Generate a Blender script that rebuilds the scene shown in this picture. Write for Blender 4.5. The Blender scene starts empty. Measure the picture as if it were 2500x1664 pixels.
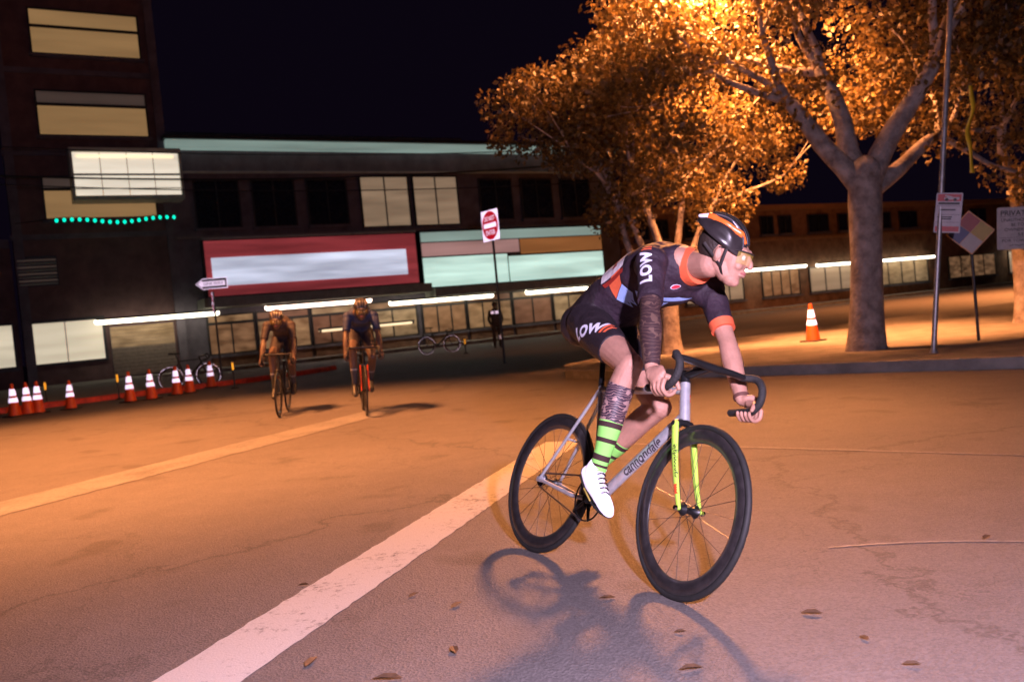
import bpy, bmesh, math, random
import numpy as np
from mathutils import Vector, Matrix, Euler
from mathutils.bvhtree import BVHTree
random.seed(7); RNG = np.random.default_rng(7)
SC = bpy.context.scene
COL = SC.collection

# ------------------------------------------------------------------ camera, world, light, exposure
CAM_H = 1.1
ROLL, PITCH = math.radians(5.5), math.radians(1.547)
FPX, IMW, IMH = 2100.0, 2500.0, 1664.0
_f = Vector((0, math.cos(PITCH), -math.sin(PITCH)))
_r0 = Vector((1, 0, 0)); _u0 = _r0.cross(_f)
_r = _r0 * math.cos(ROLL) - _u0 * math.sin(ROLL)
_u = _r0 * math.sin(ROLL) + _u0 * math.cos(ROLL)
CAM_O = Vector((0, 0, CAM_H))
cd = bpy.data.cameras.new('camera'); cam = bpy.data.objects.new('camera', cd); COL.objects.link(cam)
cam.matrix_world = Matrix(((_r.x, _u.x, -_f.x, 0), (_r.y, _u.y, -_f.y, 0), (_r.z, _u.z, -_f.z, CAM_H), (0, 0, 0, 1)))
cd.sensor_width = 36; cd.lens = 36 * FPX / IMW; cd.clip_end = 1000; cd.clip_start = 0.05
cd.dof.use_dof = True; cd.dof.focus_distance = 3.55; cd.dof.aperture_fstop = 3.2
SC.camera = cam
w = bpy.data.worlds.new('World'); SC.world = w; w.use_nodes = True
nt = w.node_tree; bg = nt.nodes['Background']
sky = nt.nodes.new('ShaderNodeTexSky'); sky.sky_type = 'NISHITA'; sky.sun_disc = False
sky.sun_elevation = math.radians(-4.0); sky.sun_rotation = math.radians(200)
mixw = nt.nodes.new('ShaderNodeMix'); mixw.data_type = 'RGBA'; mixw.inputs['Factor'].default_value = 0.9
mixw.inputs['B'].default_value = (0.03, 0.016, 0.05, 1)
nt.links.new(sky.outputs[0], mixw.inputs['A']); nt.links.new(mixw.outputs['Result'], bg.inputs['Color'])
bg.inputs['Strength'].default_value = 0.10
vs = SC.view_settings; vs.view_transform = 'Standard'; vs.look = 'None'; vs.exposure = 0; vs.gamma = 1

def lamp(name, kind, loc, energy, color, size=0.1, target=None, angle=120, blend=0.6):
    l = bpy.data.lights.new(name, kind); l.energy = energy; l.color = color
    if kind != 'SUN': l.shadow_soft_size = size
    if kind == 'SPOT': l.spot_size = math.radians(angle); l.spot_blend = blend
    o = bpy.data.objects.new(name, l); COL.objects.link(o); o.location = loc
    if target is not None:
        o.rotation_euler = (Vector(target) - Vector(loc)).to_track_quat('-Z', 'Y').to_euler()
    return o
# the photographer's flash, held up beside the camera
lamp('camera_flash', 'SPOT', (0.72, 0.05, 1.66), 1300, (0.88, 0.70, 1.0), 0.06, (0.95, 4.4, 1.05), 112, 0.5)
SODIUM = (1.0, 0.34, 0.10)

def ray(x, y): return _f + _r * ((x - IMW / 2) / FPX) - _u * ((y - IMH / 2) / FPX)
def at(x, y, Y):
    d = ray(x, y); return CAM_O + d * (Y / d.y)
def gnd(x, y, z=0.0):
    d = ray(x, y); return CAM_O + d * ((z - CAM_H) / d.z)

# ------------------------------------------------------------------ materials
MATS = {}
def mat(name, col, rough=0.6, metal=0.0, var=0.18, scale=8.0, bump=0.0, bscale=60.0, emis=None, es=0.0, coat=0.0, spec=0.5, sss=0.0, col2=None, rvar=0.0, det=6.0):
    if name in MATS: return MATS[name]
    m = bpy.data.materials.new(name); m.use_nodes = True; MATS[name] = m
    t = m.node_tree; p = t.nodes['Principled BSDF']; L = t.links
    tc = t.nodes.new('ShaderNodeTexCoord')
    n = t.nodes.new('ShaderNodeTexNoise'); n.inputs['Scale'].default_value = scale; n.inputs['Detail'].default_value = det
    n.inputs['Roughness'].default_value = 0.65
    L.new(tc.outputs['Object'], n.inputs['Vector'])
    r = t.nodes.new('ShaderNodeValToRGB')
    c2 = col2 if col2 else tuple(c * (1 - var) for c in col)
    c1 = col if col2 else tuple(min(1, c * (1 + var)) for c in col)
    r.color_ramp.elements[0].position = 0.35; r.color_ramp.elements[1].position = 0.65
    r.color_ramp.elements[0].color = (*c2, 1); r.color_ramp.elements[1].color = (*c1, 1)
    L.new(n.outputs['Fac'], r.inputs['Fac']); L.new(r.outputs['Color'], p.inputs['Base Color'])
    p.inputs['Roughness'].default_value = rough; p.inputs['Metallic'].default_value = metal
    p.inputs['Specular IOR Level'].default_value = spec
    p.inputs['Coat Weight'].default_value = coat
    if sss: p.inputs['Subsurface Weight'].default_value = sss; p.inputs['Subsurface Radius'].default_value = (0.012, 0.005, 0.003); p.inputs['Subsurface Scale'].default_value = 1.0
    if emis: p.inputs['Emission Color'].default_value = (*emis, 1); p.inputs['Emission Strength'].default_value = es
    if rvar:
        mr = t.nodes.new('ShaderNodeMapRange'); mr.inputs['To Min'].default_value = rough - rvar; mr.inputs['To Max'].default_value = rough + rvar
        L.new(n.outputs['Fac'], mr.inputs['Value']); L.new(mr.outputs['Result'], p.inputs['Roughness'])
    if bump:
        n2 = t.nodes.new('ShaderNodeTexNoise'); n2.inputs['Scale'].default_value = bscale; n2.inputs['Detail'].default_value = 4
        b = t.nodes.new('ShaderNodeBump'); b.inputs['Strength'].default_value = bump; b.inputs['Distance'].default_value = 0.02
        L.new(tc.outputs['Object'], n2.inputs['Vector']); L.new(n2.outputs['Fac'], b.inputs['Height']); L.new(b.outputs['Normal'], p.inputs['Normal'])
    return m

def retro(name, col, gain=1.0, rough=0.27):
    """retroreflective sheeting: sends light back towards where it came from"""
    if name in MATS: return MATS[name]
    m = bpy.data.materials.new(name); m.use_nodes = True; MATS[name] = m
    t = m.node_tree; L = t.links; t.nodes.remove(t.nodes['Principled BSDF']); out = t.nodes['Material Output']
    tc = t.nodes.new('ShaderNodeTexCoord'); v = t.nodes.new('ShaderNodeTexVoronoi'); v.inputs['Scale'].default_value = 60
    L.new(tc.outputs['Object'], v.inputs['Vector'])
    mr = t.nodes.new('ShaderNodeMapRange'); mr.inputs['To Min'].default_value = 1.0; mr.inputs['To Max'].default_value = 0.72
    L.new(v.outputs['Distance'], mr.inputs['Value'])
    mc = t.nodes.new('ShaderNodeMix'); mc.data_type = 'RGBA'; mc.blend_type = 'MULTIPLY'; mc.inputs['Factor'].default_value = 1
    mc.inputs['A'].default_value = (*[c * gain for c in col], 1); L.new(mr.outputs['Result'], mc.inputs['B'])
    d = t.nodes.new('ShaderNodeBsdfDiffuse'); d.inputs['Color'].default_value = (*[c * .8 for c in col], 1)
    g = t.nodes.new('ShaderNodeBsdfAnisotropic'); g.inputs['Roughness'].default_value = rough
    L.new(mc.outputs['Result'], g.inputs['Color'])
    ge = t.nodes.new('ShaderNodeNewGeometry'); L.new(ge.outputs['Incoming'], g.inputs['Normal'])
    a = t.nodes.new('ShaderNodeAddShader'); L.new(d.outputs[0], a.inputs[0]); L.new(g.outputs[0], a.inputs[1])
    L.new(a.outputs[0], out.inputs['Surface'])
    return m

def glow(name, col, s, var=0.12, scale=1.5, stretch=(.25, 1, 2.6)):
    """lit glass, tubes, sign faces and parts with light put into their colour"""
    if name in MATS: return MATS[name]
    m = bpy.data.materials.new(name); m.use_nodes = True; MATS[name] = m
    t = m.node_tree; L = t.links; p = t.nodes['Principled BSDF']
    tc = t.nodes.new('ShaderNodeTexCoord'); n = t.nodes.new('ShaderNodeTexNoise'); n.inputs['Scale'].default_value = scale; n.inputs['Detail'].default_value = 3
    mp = t.nodes.new('ShaderNodeMapping'); mp.inputs['Scale'].default_value = stretch  # stretched noise puts smeared horizontal light bands into the glow
    L.new(tc.outputs['Object'], mp.inputs['Vector']); L.new(mp.outputs['Vector'], n.inputs['Vector'])
    mr = t.nodes.new('ShaderNodeMapRange'); mr.inputs['From Min'].default_value = 0.3; mr.inputs['From Max'].default_value = 0.7
    mr.inputs['To Min'].default_value = s * (1 - var); mr.inputs['To Max'].default_value = s * (1 + var)
    L.new(n.outputs['Fac'], mr.inputs['Value'])
    p.inputs['Base Color'].default_value = (*[c * .6 for c in col], 1); p.inputs['Roughness'].default_value = 0.4
    p.inputs['Emission Color'].default_value = (*col, 1); L.new(mr.outputs['Result'], p.inputs['Emission Strength'])
    return m

# ------------------------------------------------------------------ mesh helpers
def V(*a): return np.array(a, float)
def unit(v): v = np.asarray(v, float); return v / (np.linalg.norm(v) + 1e-12)
class MB:
    def __init__(s): s.v = []; s.f = []; s.t = []; s.m = []
    def add(s, v, f, t=None, m=0):
        o = len(s.v); s.v += [tuple(map(float, p)) for p in v]; s.f += [tuple(i + o for i in q) for q in f]
        s.t += list(t) if t is not None else [0.0] * len(v); s.m += [m] * len(f); return s
    def box(s, lo, hi, m=0):
        x0, y0, z0 = lo; x1, y1, z1 = hi
        v = [(x0, y0, z0), (x1, y0, z0), (x1, y1, z0), (x0, y1, z0), (x0, y0, z1), (x1, y0, z1), (x1, y1, z1), (x0, y1, z1)]
        return s.add(v, [(3, 2, 1, 0), (4, 5, 6, 7), (0, 1, 5, 4), (1, 2, 6, 5), (2, 3, 7, 6), (3, 0, 4, 7)], None, m)
    def obox(s, c, ax, ay, az, m=0):
        c = V(*c); ax = V(*ax); ay = V(*ay); az = V(*az)
        v = [c + i * ax + j * ay + k * az for k in (-1, 1) for i, j in ((-1, -1), (1, -1), (1, 1), (-1, 1))]
        return s.add(v, [(3, 2, 1, 0), (4, 5, 6, 7), (0, 1, 5, 4), (1, 2, 6, 5), (2, 3, 7, 6), (3, 0, 4, 7)], None, m)
    def tube(s, pts, rads, side=(0, 1, 0), n=12, cap='round', sub=1, m=0):
        P = [V(*p) for p in pts]; Rr = [V(*(r if isinstance(r, (tuple, list)) else (r, r))) for r in rads]
        T = [i / (len(P) - 1) for i in range(len(P))]
        if sub > 1:
            Q, S, TT = [], [], []
            for i in range(len(P) - 1):
                p0 = P[max(i - 1, 0)]; p1 = P[i]; p2 = P[i + 1]; p3 = P[min(i + 2, len(P) - 1)]
                r0 = Rr[max(i - 1, 0)]; r1 = Rr[i]; r2 = Rr[i + 1]; r3 = Rr[min(i + 2, len(P) - 1)]
                for k in range(sub):
                    u = k / sub
                    def cr(a, b, c, d): return 0.5 * ((2 * b) + (c - a) * u + (2 * a - 5 * b + 4 * c - d) * u * u + (3 * b - a - 3 * c + d) * u ** 3)
                    Q.append(cr(p0, p1, p2, p3)); S.append(cr(r0, r1, r2, r3)); TT.append((i + u) / (len(P) - 1))
            Q.append(P[-1]); S.append(Rr[-1]); TT.append(1.0); P, Rr, T = Q, S, TT
        tan = [unit(P[min(i + 1, len(P) - 1)] - P[max(i - 1, 0)]) for i in range(len(P))]
        rings = []
        def ring(c, ta, a, b):
            sd = V(*side); sd = sd - ta * (sd @ ta)
            if np.linalg.norm(sd) < 1e-3: sd = V(1, 0, 0) - ta * ta[0]
            sd = unit(sd); o = np.cross(ta, sd)
            return [c + sd * a * math.cos(x) + o * b * math.sin(x) for x in np.linspace(0, 2 * math.pi, n, endpoint=False)]
        if cap == 'round':
            for k in (0.97, 0.8, 0.5, 0.2):
                r = min(Rr[0]); q = math.sqrt(1 - k * k); rings.append((ring(P[0] - tan[0] * r * k, tan[0], Rr[0][0] * q, Rr[0][1] * q), T[0]))
        for i in range(len(P)): rings.append((ring(P[i], tan[i], *Rr[i]), T[i]))
        if cap == 'round':
            for k in (0.2, 0.5, 0.8, 0.97):
                r = min(Rr[-1]); q = math.sqrt(1 - k * k); rings.append((ring(P[-1] + tan[-1] * r * k, tan[-1], Rr[-1][0] * q, Rr[-1][1] * q), T[-1]))
        v = []; t = []; f = []
        for rg, tt in rings: v += rg; t += [tt] * n
        for i in range(len(rings) - 1):
            for j in range(n):
                a = i * n + j; b = i * n + (j + 1) % n
                f.append((a, b, b + n, a + n))
        if cap != 'open':
            f.append(tuple(range(n - 1, -1, -1))); f.append(tuple(range((len(rings) - 1) * n, len(rings) * n)))
        return s.add(v, f, t, m)
    def ell(s, c, ax, n=14, m=0):
        c = V(*c); A = [V(*a) for a in ax]; v = []; f = []; k = n // 2
        for i in range(1, k):
            th = math.pi * i / k
            for j in range(n):
                ph = 2 * math.pi * j / n
                v.append(c + A[0] * math.sin(th) * math.cos(ph) + A[1] * math.sin(th) * math.sin(ph) + A[2] * math.cos(th))
        v.append(c + A[2]); v.append(c - A[2]); a = len(v) - 2
        for i in range(k - 2):
            for j in range(n):
                p = i * n + j; q = i * n + (j + 1) % n; f.append((p, p + n, q + n, q))
        for j in range(n):
            f.append((a, j, (j + 1) % n)); f.append((a + 1, (k - 2) * n + (j + 1) % n, (k - 2) * n + j))
        return s.add(v, f, None, m)
    def lathe(s, c, axis, prof, n=48, closed=True, m=0):
        c = V(*c); ax = unit(axis); h = V(0, 0, 1) if abs(ax[2]) < .9 else V(1, 0, 0); e1 = unit(np.cross(ax, h)); e2 = np.cross(ax, e1)
        v = []; f = []; k = len(prof)
        for i in range(n):
            a = 2 * math.pi * i / n; d = e1 * math.cos(a) + e2 * math.sin(a)
            for (r, y) in prof: v.append(c + d * r + ax * y)
        for i in range(n):
            for j in range(k if closed else k - 1):
                a = i * k + j; b = i * k + (j + 1) % k; c2 = ((i + 1) % n) * k + (j + 1) % k; d2 = ((i + 1) % n) * k + j
                f.append((a, d2, c2, b))
        return s.add(v, f, None, m)
    def xf(s, fn): s.v = [tuple(map(float, fn(V(*p)))) for p in s.v]; return s
    def mesh(s, name, mats=None, smooth=True, attr=False):
        me = bpy.data.meshes.new(name); me.from_pydata(s.v, [], s.f)
        for mm in (mats if isinstance(mats, (list, tuple)) else [mats]):
            if mm is not None: me.materials.append(mm)
        me.polygons.foreach_set('material_index', s.m); me.polygons.foreach_set('use_smooth', [smooth] * len(s.f))
        if attr:
            a = me.attributes.new('t', 'FLOAT', 'POINT'); a.data.foreach_set('value', s.t)
        me.update(); return me
    def build(s, name, mats, parent=None, smooth=True, attr=False, bevel=0, M=None, **props):
        me = s.mesh(name, mats, smooth, attr)
        bm = bmesh.new(); bm.from_mesh(me); bmesh.ops.recalc_face_normals(bm, faces=bm.faces); bm.to_mesh(me); bm.free()
        if smooth and len(me.polygons) < 60000:
            try: me.set_sharp_from_angle(angle=math.radians(42))
            except Exception: pass
        o = bpy.data.objects.new(name, me); COL.objects.link(o)
        if parent is not None: o.parent = parent
        if M is not None: o.matrix_local = M
        if bevel:
            b = o.modifiers.new('bevel', 'BEVEL'); b.width = bevel; b.segments = 2; b.limit_method = 'ANGLE'
        for k, vv in props.items(): o[k] = vv
        return o

def fuse(mb, name, voxel, smooth, mats, parent, iters=3):
    me = mb.mesh('tmp'); o = bpy.data.objects.new('tmp', me); COL.objects.link(o)
    r = o.modifiers.new('r', 'REMESH'); r.mode = 'VOXEL'; r.voxel_size = voxel; r.use_smooth_shade = True
    sm = o.modifiers.new('s', 'SMOOTH'); sm.factor = smooth; sm.iterations = iters
    dg = bpy.context.evaluated_depsgraph_get(); me2 = bpy.data.meshes.new_from_object(o.evaluated_get(dg))
    bpy.data.objects.remove(o); bpy.data.meshes.remove(me)
    me2.name = name; me2.materials.clear()
    for m in (mats if isinstance(mats, list) else [mats]): me2.materials.append(m)
    me2.polygons.foreach_set('use_smooth', [True] * len(me2.polygons))
    ob = bpy.data.objects.new(name, me2); COL.objects.link(ob); ob.parent = parent
    return ob

def thing(name, label, cat, M=None, loc=(0, 0, 0), rz=0, group=None):
    o = bpy.data.objects.new(name, None); COL.objects.link(o); o.empty_display_size = 0.1
    o['label'] = label; o['category'] = cat
    if group: o['group'] = group
    if M is not None: o.matrix_world = M
    else: o.location = loc; o.rotation_euler = (0, 0, rz)
    return o
def tag(o, label, cat, group=None):
    o['label'] = label; o['category'] = cat
    if group: o['group'] = group
    return o
def copy_tree(o, parent=None):
    c = o.copy(); COL.objects.link(c); c.parent = parent
    for ch in o.children: copy_tree(ch, c)
    return c

FONT = None
def text_mesh(s, size=1.0, bold=0.0, shear=0.0, align='CENTER', space=1.0):
    cu = bpy.data.curves.new('txt', 'FONT'); cu.body = s; cu.size = size; cu.offset = bold * size; cu.shear = shear
    cu.align_x = align; cu.align_y = 'CENTER'; cu.fill_mode = 'FRONT'; cu.resolution_u = 3; cu.space_character = space
    o = bpy.data.objects.new('txt', cu); COL.objects.link(o)
    dg = bpy.context.evaluated_depsgraph_get(); me = bpy.data.meshes.new_from_object(o.evaluated_get(dg))
    bpy.data.objects.remove(o); bpy.data.curves.remove(cu)
    v = [tuple(p.co) for p in me.vertices]; f = [tuple(p.vertices) for p in me.polygons]
    bpy.data.meshes.remove(me); return v, f
def poly_mesh(pts): return [(x, y, 0) for x, y in pts], [tuple(range(len(pts)))]
def decal(name, vf, org, xd, yd, bvh, m, parent, off=0.0025, cut=0.02, dist=0.6):
    """print laid on a curved surface: flat outline projected along its normal"""
    bm = bmesh.new(); vs = [bm.verts.new(p) for p in vf[0]]
    for q in vf[1]:
        try: bm.faces.new([vs[i] for i in q])
        except Exception: pass
    bmesh.ops.triangulate(bm, faces=bm.faces)
    for _ in range(7):
        e = [e for e in bm.edges if e.calc_length() > cut]
        if not e: break
        bmesh.ops.subdivide_edges(bm, edges=e, cuts=1); bmesh.ops.triangulate(bm, faces=bm.faces)
    xd = Vector(xd).normalized(); yd = Vector(yd); yd = (yd - xd * yd.dot(xd)).normalized(); nd = xd.cross(yd); org = Vector(org)
    bad = []
    for v in bm.verts:
        p = org + xd * v.co.x + yd * v.co.y
        h = bvh.ray_cast(p + nd * 0.2, -nd, dist)
        if h[0] is None: bad.append(v); v.co = p
        else:
            nn = h[1]; nn = nn if nn.dot(nd) > 0 else -nn
            v.co = h[0] + nn * off
    if bad: bmesh.ops.delete(bm, geom=bad, context='VERTS')
    me = bpy.data.meshes.new(name); bm.to_mesh(me); bm.free(); me.materials.append(m)
    me.polygons.foreach_set('use_smooth', [True] * len(me.polygons))
    o = bpy.data.objects.new(name, me); COL.objects.link(o); o.parent = parent; return o
def bvh_of(o):
    me = o.data; return BVHTree.FromPolygons([v.co.copy() for v in me.vertices], [tuple(p.vertices) for p in me.polygons])
def flat_text(name, s, size, M, m, parent, bold=0.0, shear=0.0, align='CENTER', space=1.0, width=None):
    v, f = text_mesh(s, size, bold, shear, align, space)
    if width:
        xs = [p[0] for p in v]; k = width / (max(xs) - min(xs)); v = [(p[0] * k, p[1], p[2]) for p in v]
    b = MB(); b.add(v, f); o = b.build(name, m, parent, smooth=False); o.matrix_local = M; return o

# ================================================================== GROUND
def asphalt():
    m = bpy.data.materials.new('asphalt'); m.use_nodes = True; t = m.node_tree; L = t.links; p = t.nodes['Principled BSDF']
    tc = t.nodes.new('ShaderNodeTexCoord')
    def noise(sc, det=4, ro=0.6):
        n = t.nodes.new('ShaderNodeTexNoise'); n.inputs['Scale'].default_value = sc; n.inputs['Detail'].default_value = det; n.inputs['Roughness'].default_value = ro
        L.new(tc.outputs['Object'], n.inputs['Vector']); return n
    big = noise(0.35, 3); mid = noise(3.0, 5, 0.7); fine = noise(140, 3, 0.8)
    r1 = t.nodes.new('ShaderNodeValToRGB'); e = r1.color_ramp.elements
    e[0].position = .3; e[0].color = (.125, .108, .104, 1); e[1].position = .72; e[1].color = (.185, .162, .156, 1)
    mx = t.nodes.new('ShaderNodeMath'); mx.operation = 'MULTIPLY_ADD'; mx.inputs[1].default_value = .5
    L.new(big.outputs['Fac'], mx.inputs[0])
    m2 = t.nodes.new('ShaderNodeMath'); m2.operation = 'MULTIPLY'; m2.inputs[1].default_value = .5; L.new(mid.outputs['Fac'], m2.inputs[0]); L.new(m2.outputs[0], mx.inputs[2])
    L.new(mx.outputs[0], r1.inputs['Fac'])
    v = t.nodes.new('ShaderNodeTexVoronoi'); v.inputs['Scale'].default_value = 110; L.new(tc.outputs['Object'], v.inputs['Vector'])
    r2 = t.nodes.new('ShaderNodeValToRGB'); e = r2.color_ramp.elements
    e[0].position = .0; e[0].color = (.62, .62, .62, 1); e[1].position = 1; e[1].color = (1.35, 1.35, 1.35, 1)
    wn = t.nodes.new('ShaderNodeSeparateColor'); L.new(v.outputs['Color'], wn.inputs[0]); L.new(wn.outputs[0], r2.inputs['Fac'])
    mm = t.nodes.new('ShaderNodeMix'); mm.data_type = 'RGBA'; mm.blend_type = 'MULTIPLY'; mm.inputs['Factor'].default_value = .5
    L.new(r1.outputs[0], mm.inputs['A']); L.new(r2.outputs[0], mm.inputs['B'])
    # oil spots and patches of wear
    sp = noise(1.7, 2, .5); r3 = t.nodes.new('ShaderNodeValToRGB'); e = r3.color_ramp.elements
    e[0].position = .62; e[0].color = (1, 1, 1, 1); e[1].position = .7; e[1].color = (.72, .7, .68, 1); L.new(sp.outputs['Fac'], r3.inputs['Fac'])
    m3 = t.nodes.new('ShaderNodeMix'); m3.data_type = 'RGBA'; m3.blend_type = 'MULTIPLY'; m3.inputs['Factor'].default_value = 1
    L.new(mm.outputs['Result'], m3.inputs['A']); L.new(r3.outputs[0], m3.inputs['B'])
    wob = noise(1.1, 6, .7); ms = t.nodes.new('ShaderNodeVectorMath'); ms.operation = 'MULTIPLY_ADD'; ms.inputs[1].default_value = (1.3, 1.3, 0)
    L.new(wob.outputs['Color'], ms.inputs[0]); L.new(tc.outputs['Object'], ms.inputs[2])
    def cracks(sc, wd, dark, prev):
        vc = t.nodes.new('ShaderNodeTexVoronoi'); vc.feature = 'DISTANCE_TO_EDGE'; vc.inputs['Scale'].default_value = sc; L.new(ms.outputs[0], vc.inputs['Vector'])
        rc = t.nodes.new('ShaderNodeValToRGB'); e = rc.color_ramp.elements; e[0].position = wd * .4; e[0].color = (dark, dark, dark, 1); e[1].position = wd; e[1].color = (1, 1, 1, 1); L.new(vc.outputs['Distance'], rc.inputs['Fac'])
        mk = t.nodes.new('ShaderNodeMix'); mk.data_type = 'RGBA'; mk.blend_type = 'MULTIPLY'; mk.inputs['Factor'].default_value = 1
        L.new(prev, mk.inputs['A']); L.new(rc.outputs[0], mk.inputs['B']); return mk.outputs['Result']
    c1 = cracks(.42, .0035, .7, m3.outputs['Result']); c2 = cracks(.11, .003, .6, c1); L.new(c2, p.inputs['Base Color'])
    p.inputs['Roughness'].default_value = .72
    b = t.nodes.new('ShaderNodeBump'); b.inputs['Strength'].default_value = .55; b.inputs['Distance'].default_value = .006
    ad = t.nodes.new('ShaderNodeMath'); ad.operation = 'ADD'; L.new(fine.outputs['Fac'], ad.inputs[0]); L.new(v.outputs['Distance'], ad.inputs[1])
    L.new(ad.outputs[0], b.inputs['Height']); L.new(b.outputs['Normal'], p.inputs['Normal'])
    return m
ASPH = asphalt()
b = MB(); b.add([(-400, -60, 0), (400, -60, 0), (400, 600, 0), (-400, 600, 0)], [(0, 1, 2, 3)])
b.build('road', ASPH, None, False, kind='structure')

def paint(name, c1=(.54, .52, .51), c0=(.16, .145, .14), lo=.56, hi=.68):
    m = bpy.data.materials.new(name); m.use_nodes = True; t = m.node_tree; L = t.links; p = t.nodes['Principled BSDF']
    tc = t.nodes.new('ShaderNodeTexCoord')
    n = t.nodes.new('ShaderNodeTexNoise'); n.inputs['Scale'].default_value = 22; n.inputs['Detail'].default_value = 9; n.inputs['Roughness'].default_value = .8
    n3 = t.nodes.new('ShaderNodeTexNoise'); n3.inputs['Scale'].default_value = 2.2; n3.inputs['Detail'].default_value = 3
    L.new(tc.outputs['Object'], n.inputs['Vector']); L.new(tc.outputs['Object'], n3.inputs['Vector'])
    a = t.nodes.new('ShaderNodeMath'); a.operation = 'MULTIPLY_ADD'; a.inputs[1].default_value = .45; L.new(n3.outputs['Fac'], a.inputs[0]); L.new(n.outputs['Fac'], a.inputs[2])
    r = t.nodes.new('ShaderNodeValToRGB'); e = r.color_ramp.elements
    e[0].position = lo; e[0].color = (*c0, 1); e[1].position = hi; e[1].color = (*c1, 1)
    L.new(a.outputs[0], r.inputs['Fac']); L.new(r.outputs[0], p.inputs['Base Color']); p.inputs['Roughness'].default_value = .6
    bm_ = t.nodes.new('ShaderNodeBump'); bm_.inputs['Strength'].default_value = .5; bm_.inputs['Distance'].default_value = .004
    n2 = t.nodes.new('ShaderNodeTexNoise'); n2.inputs['Scale'].default_value = 130; L.new(tc.outputs['Object'], n2.inputs['Vector'])
    L.new(n2.outputs['Fac'], bm_.inputs['Height']); L.new(bm_.outputs['Normal'], p.inputs['Normal'])
    return m
PAINT = paint('road paint'); PAINTW = paint('worn road paint', (.27, .25, .24), (.12, .11, .105), .55, .78)
def stripe(name, a, c, wdt, z=0.004, n=60, rough=0.006, curve=0.0, mt=None):
    a = V(*a); c = V(*c); d = unit(c - a); nn = V(-d[1], d[0]); v = []; f = []
    for i in range(n + 1):
        t = i / n; p = a + (c - a) * t + nn * curve * math.sin(math.pi * t)
        for s in (-1, 1):
            q = p + nn * s * (wdt / 2 + random.uniform(-rough, rough)); v.append((q[0], q[1], z))
        if i: k = 2 * i; f.append((k - 2, k - 1, k + 1, k))
    mb = MB(); mb.add(v, f); return mb.build(name, mt or PAINT, None, False, kind='structure')
stripe('crosswalk_line', (-2.05, 0.1), (0.36, 7.35), 0.33, n=160)
stripe('crosswalk_line', (-6.6, 1.0), (-1.75, 12.0), 0.62, n=160, mt=PAINTW, rough=.012)
stripe('lane_line', (0.5, 7.2), (4.6, 3.6), 0.035, n=60, rough=.004, mt=PAINTW)
stripe('lane_line', (1.25, 3.62), (2.0, 3.44), 0.016, n=30, rough=.003, curve=.04, mt=PAINTW)

# raised pavements with kerb stones
CONC = mat('concrete paving', (.21, .19, .175), .85, var=.25, scale=3, bump=.4, bscale=90)
KERB = mat('kerb concrete', (.27, .24, .23), .8, var=.25, scale=5, bump=.4, bscale=70)
REDK = mat('added red kerb colour', (.55, .05, .025), .55, var=.35, scale=6, bump=.2)  # red is added here, standing for the smeared orange of the cones
def pavement(name, kerb, back, km, joint=1.05):
    """kerb: polyline along the road edge, back: points closing the polygon behind it"""
    poly = [V(*p) for p in kerb]; zz = .135
    off = []
    for i, p in enumerate(poly):
        d = unit(poly[min(i + 1, len(poly) - 1)] - poly[max(i - 1, 0)]); off.append(p + V(-d[1], d[0]) * .17)
    ring = off + [V(*p) for p in back]; k = len(ring)
    mb = MB(); mb.add([(p[0], p[1], zz - .004) for p in ring] + [(p[0], p[1], -.02) for p in ring], [tuple(range(k))] + [(i, (i + 1) % k, (i + 1) % k + k, i + k) for i in range(k)])
    root = mb.build(name, CONC, None, False, kind='structure')
    for i in range(len(poly) - 1):
        L_ = np.linalg.norm(poly[i + 1] - poly[i]); ns = max(1, round(L_ / joint))
        for j in range(ns):
            t0 = j / ns; t1 = (j + 1) / ns; d = unit(poly[i + 1] - poly[i]); g = .006
            a = poly[i] + (poly[i + 1] - poly[i]) * t0 + d * g; c = poly[i] + (poly[i + 1] - poly[i]) * t1 - d * g; nn = V(-d[1], d[0])
            h = zz + random.uniform(-.003, .003)
            q = MB(); pr = [(0, -.03), (0, h - .03), (.03, h), (.165, h), (.165, -.03)]
            v = [(e[0] + nn[0] * y, e[1] + nn[1] * y, z) for e in (a, c) for y, z in pr]
            q.add(v, [(k_, (k_ + 1) % 5, (k_ + 1) % 5 + 5, k_ + 5) for k_ in range(5)] + [(4, 3, 2, 1, 0), (5, 6, 7, 8, 9)])
            q.build('kerb_stone', km, root, False)
    return root
kr = [(14, 4.4), (9.5, 7.2), (5.67, 9.6), (5.08, 10.15), (3.54, 11.55), (1.75, 13.15), (1.0, 14.4), (1.1, 16.0), (2.4, 18.0), (12, 23.5), (30, 33.8)]
pavement('pavement', kr, [(36, 30), (34, 4.4)], KERB)
kl = [(-5.6, 27.2), (-6.2, 25.6), (-7.46, 23.9), (-12.2, 20.3), (-22, 12.9), (-40, -.7)]
kl = kl[::-1]
FA = V(-15.334, 38.0); FE = V(.86857, .49556); FN = V(-.49556, .86857)
def fpt(u, o=0): return FA + FE * u + FN * o
pavement('pavement', kl, [tuple(fpt(-2, -3.2)), tuple(fpt(-30, -3.2)), (-60, 10)], REDK, 1.6)
# far pavement in front of the shops
q0, q1 = fpt(-30, -3.0), fpt(90, -3.0); q2, q3 = fpt(90, 1), fpt(-30, 1)
mb = MB(); mb.add([(*q, z) for z in (-.02, .14) for q in (q0, q1, q2, q3)], [(4, 5, 6, 7), (0, 1, 5, 4), (1, 2, 6, 5), (2, 3, 7, 6), (3, 0, 4, 7)])
mb.build('pavement', CONC, None, False, kind='structure')

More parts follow.
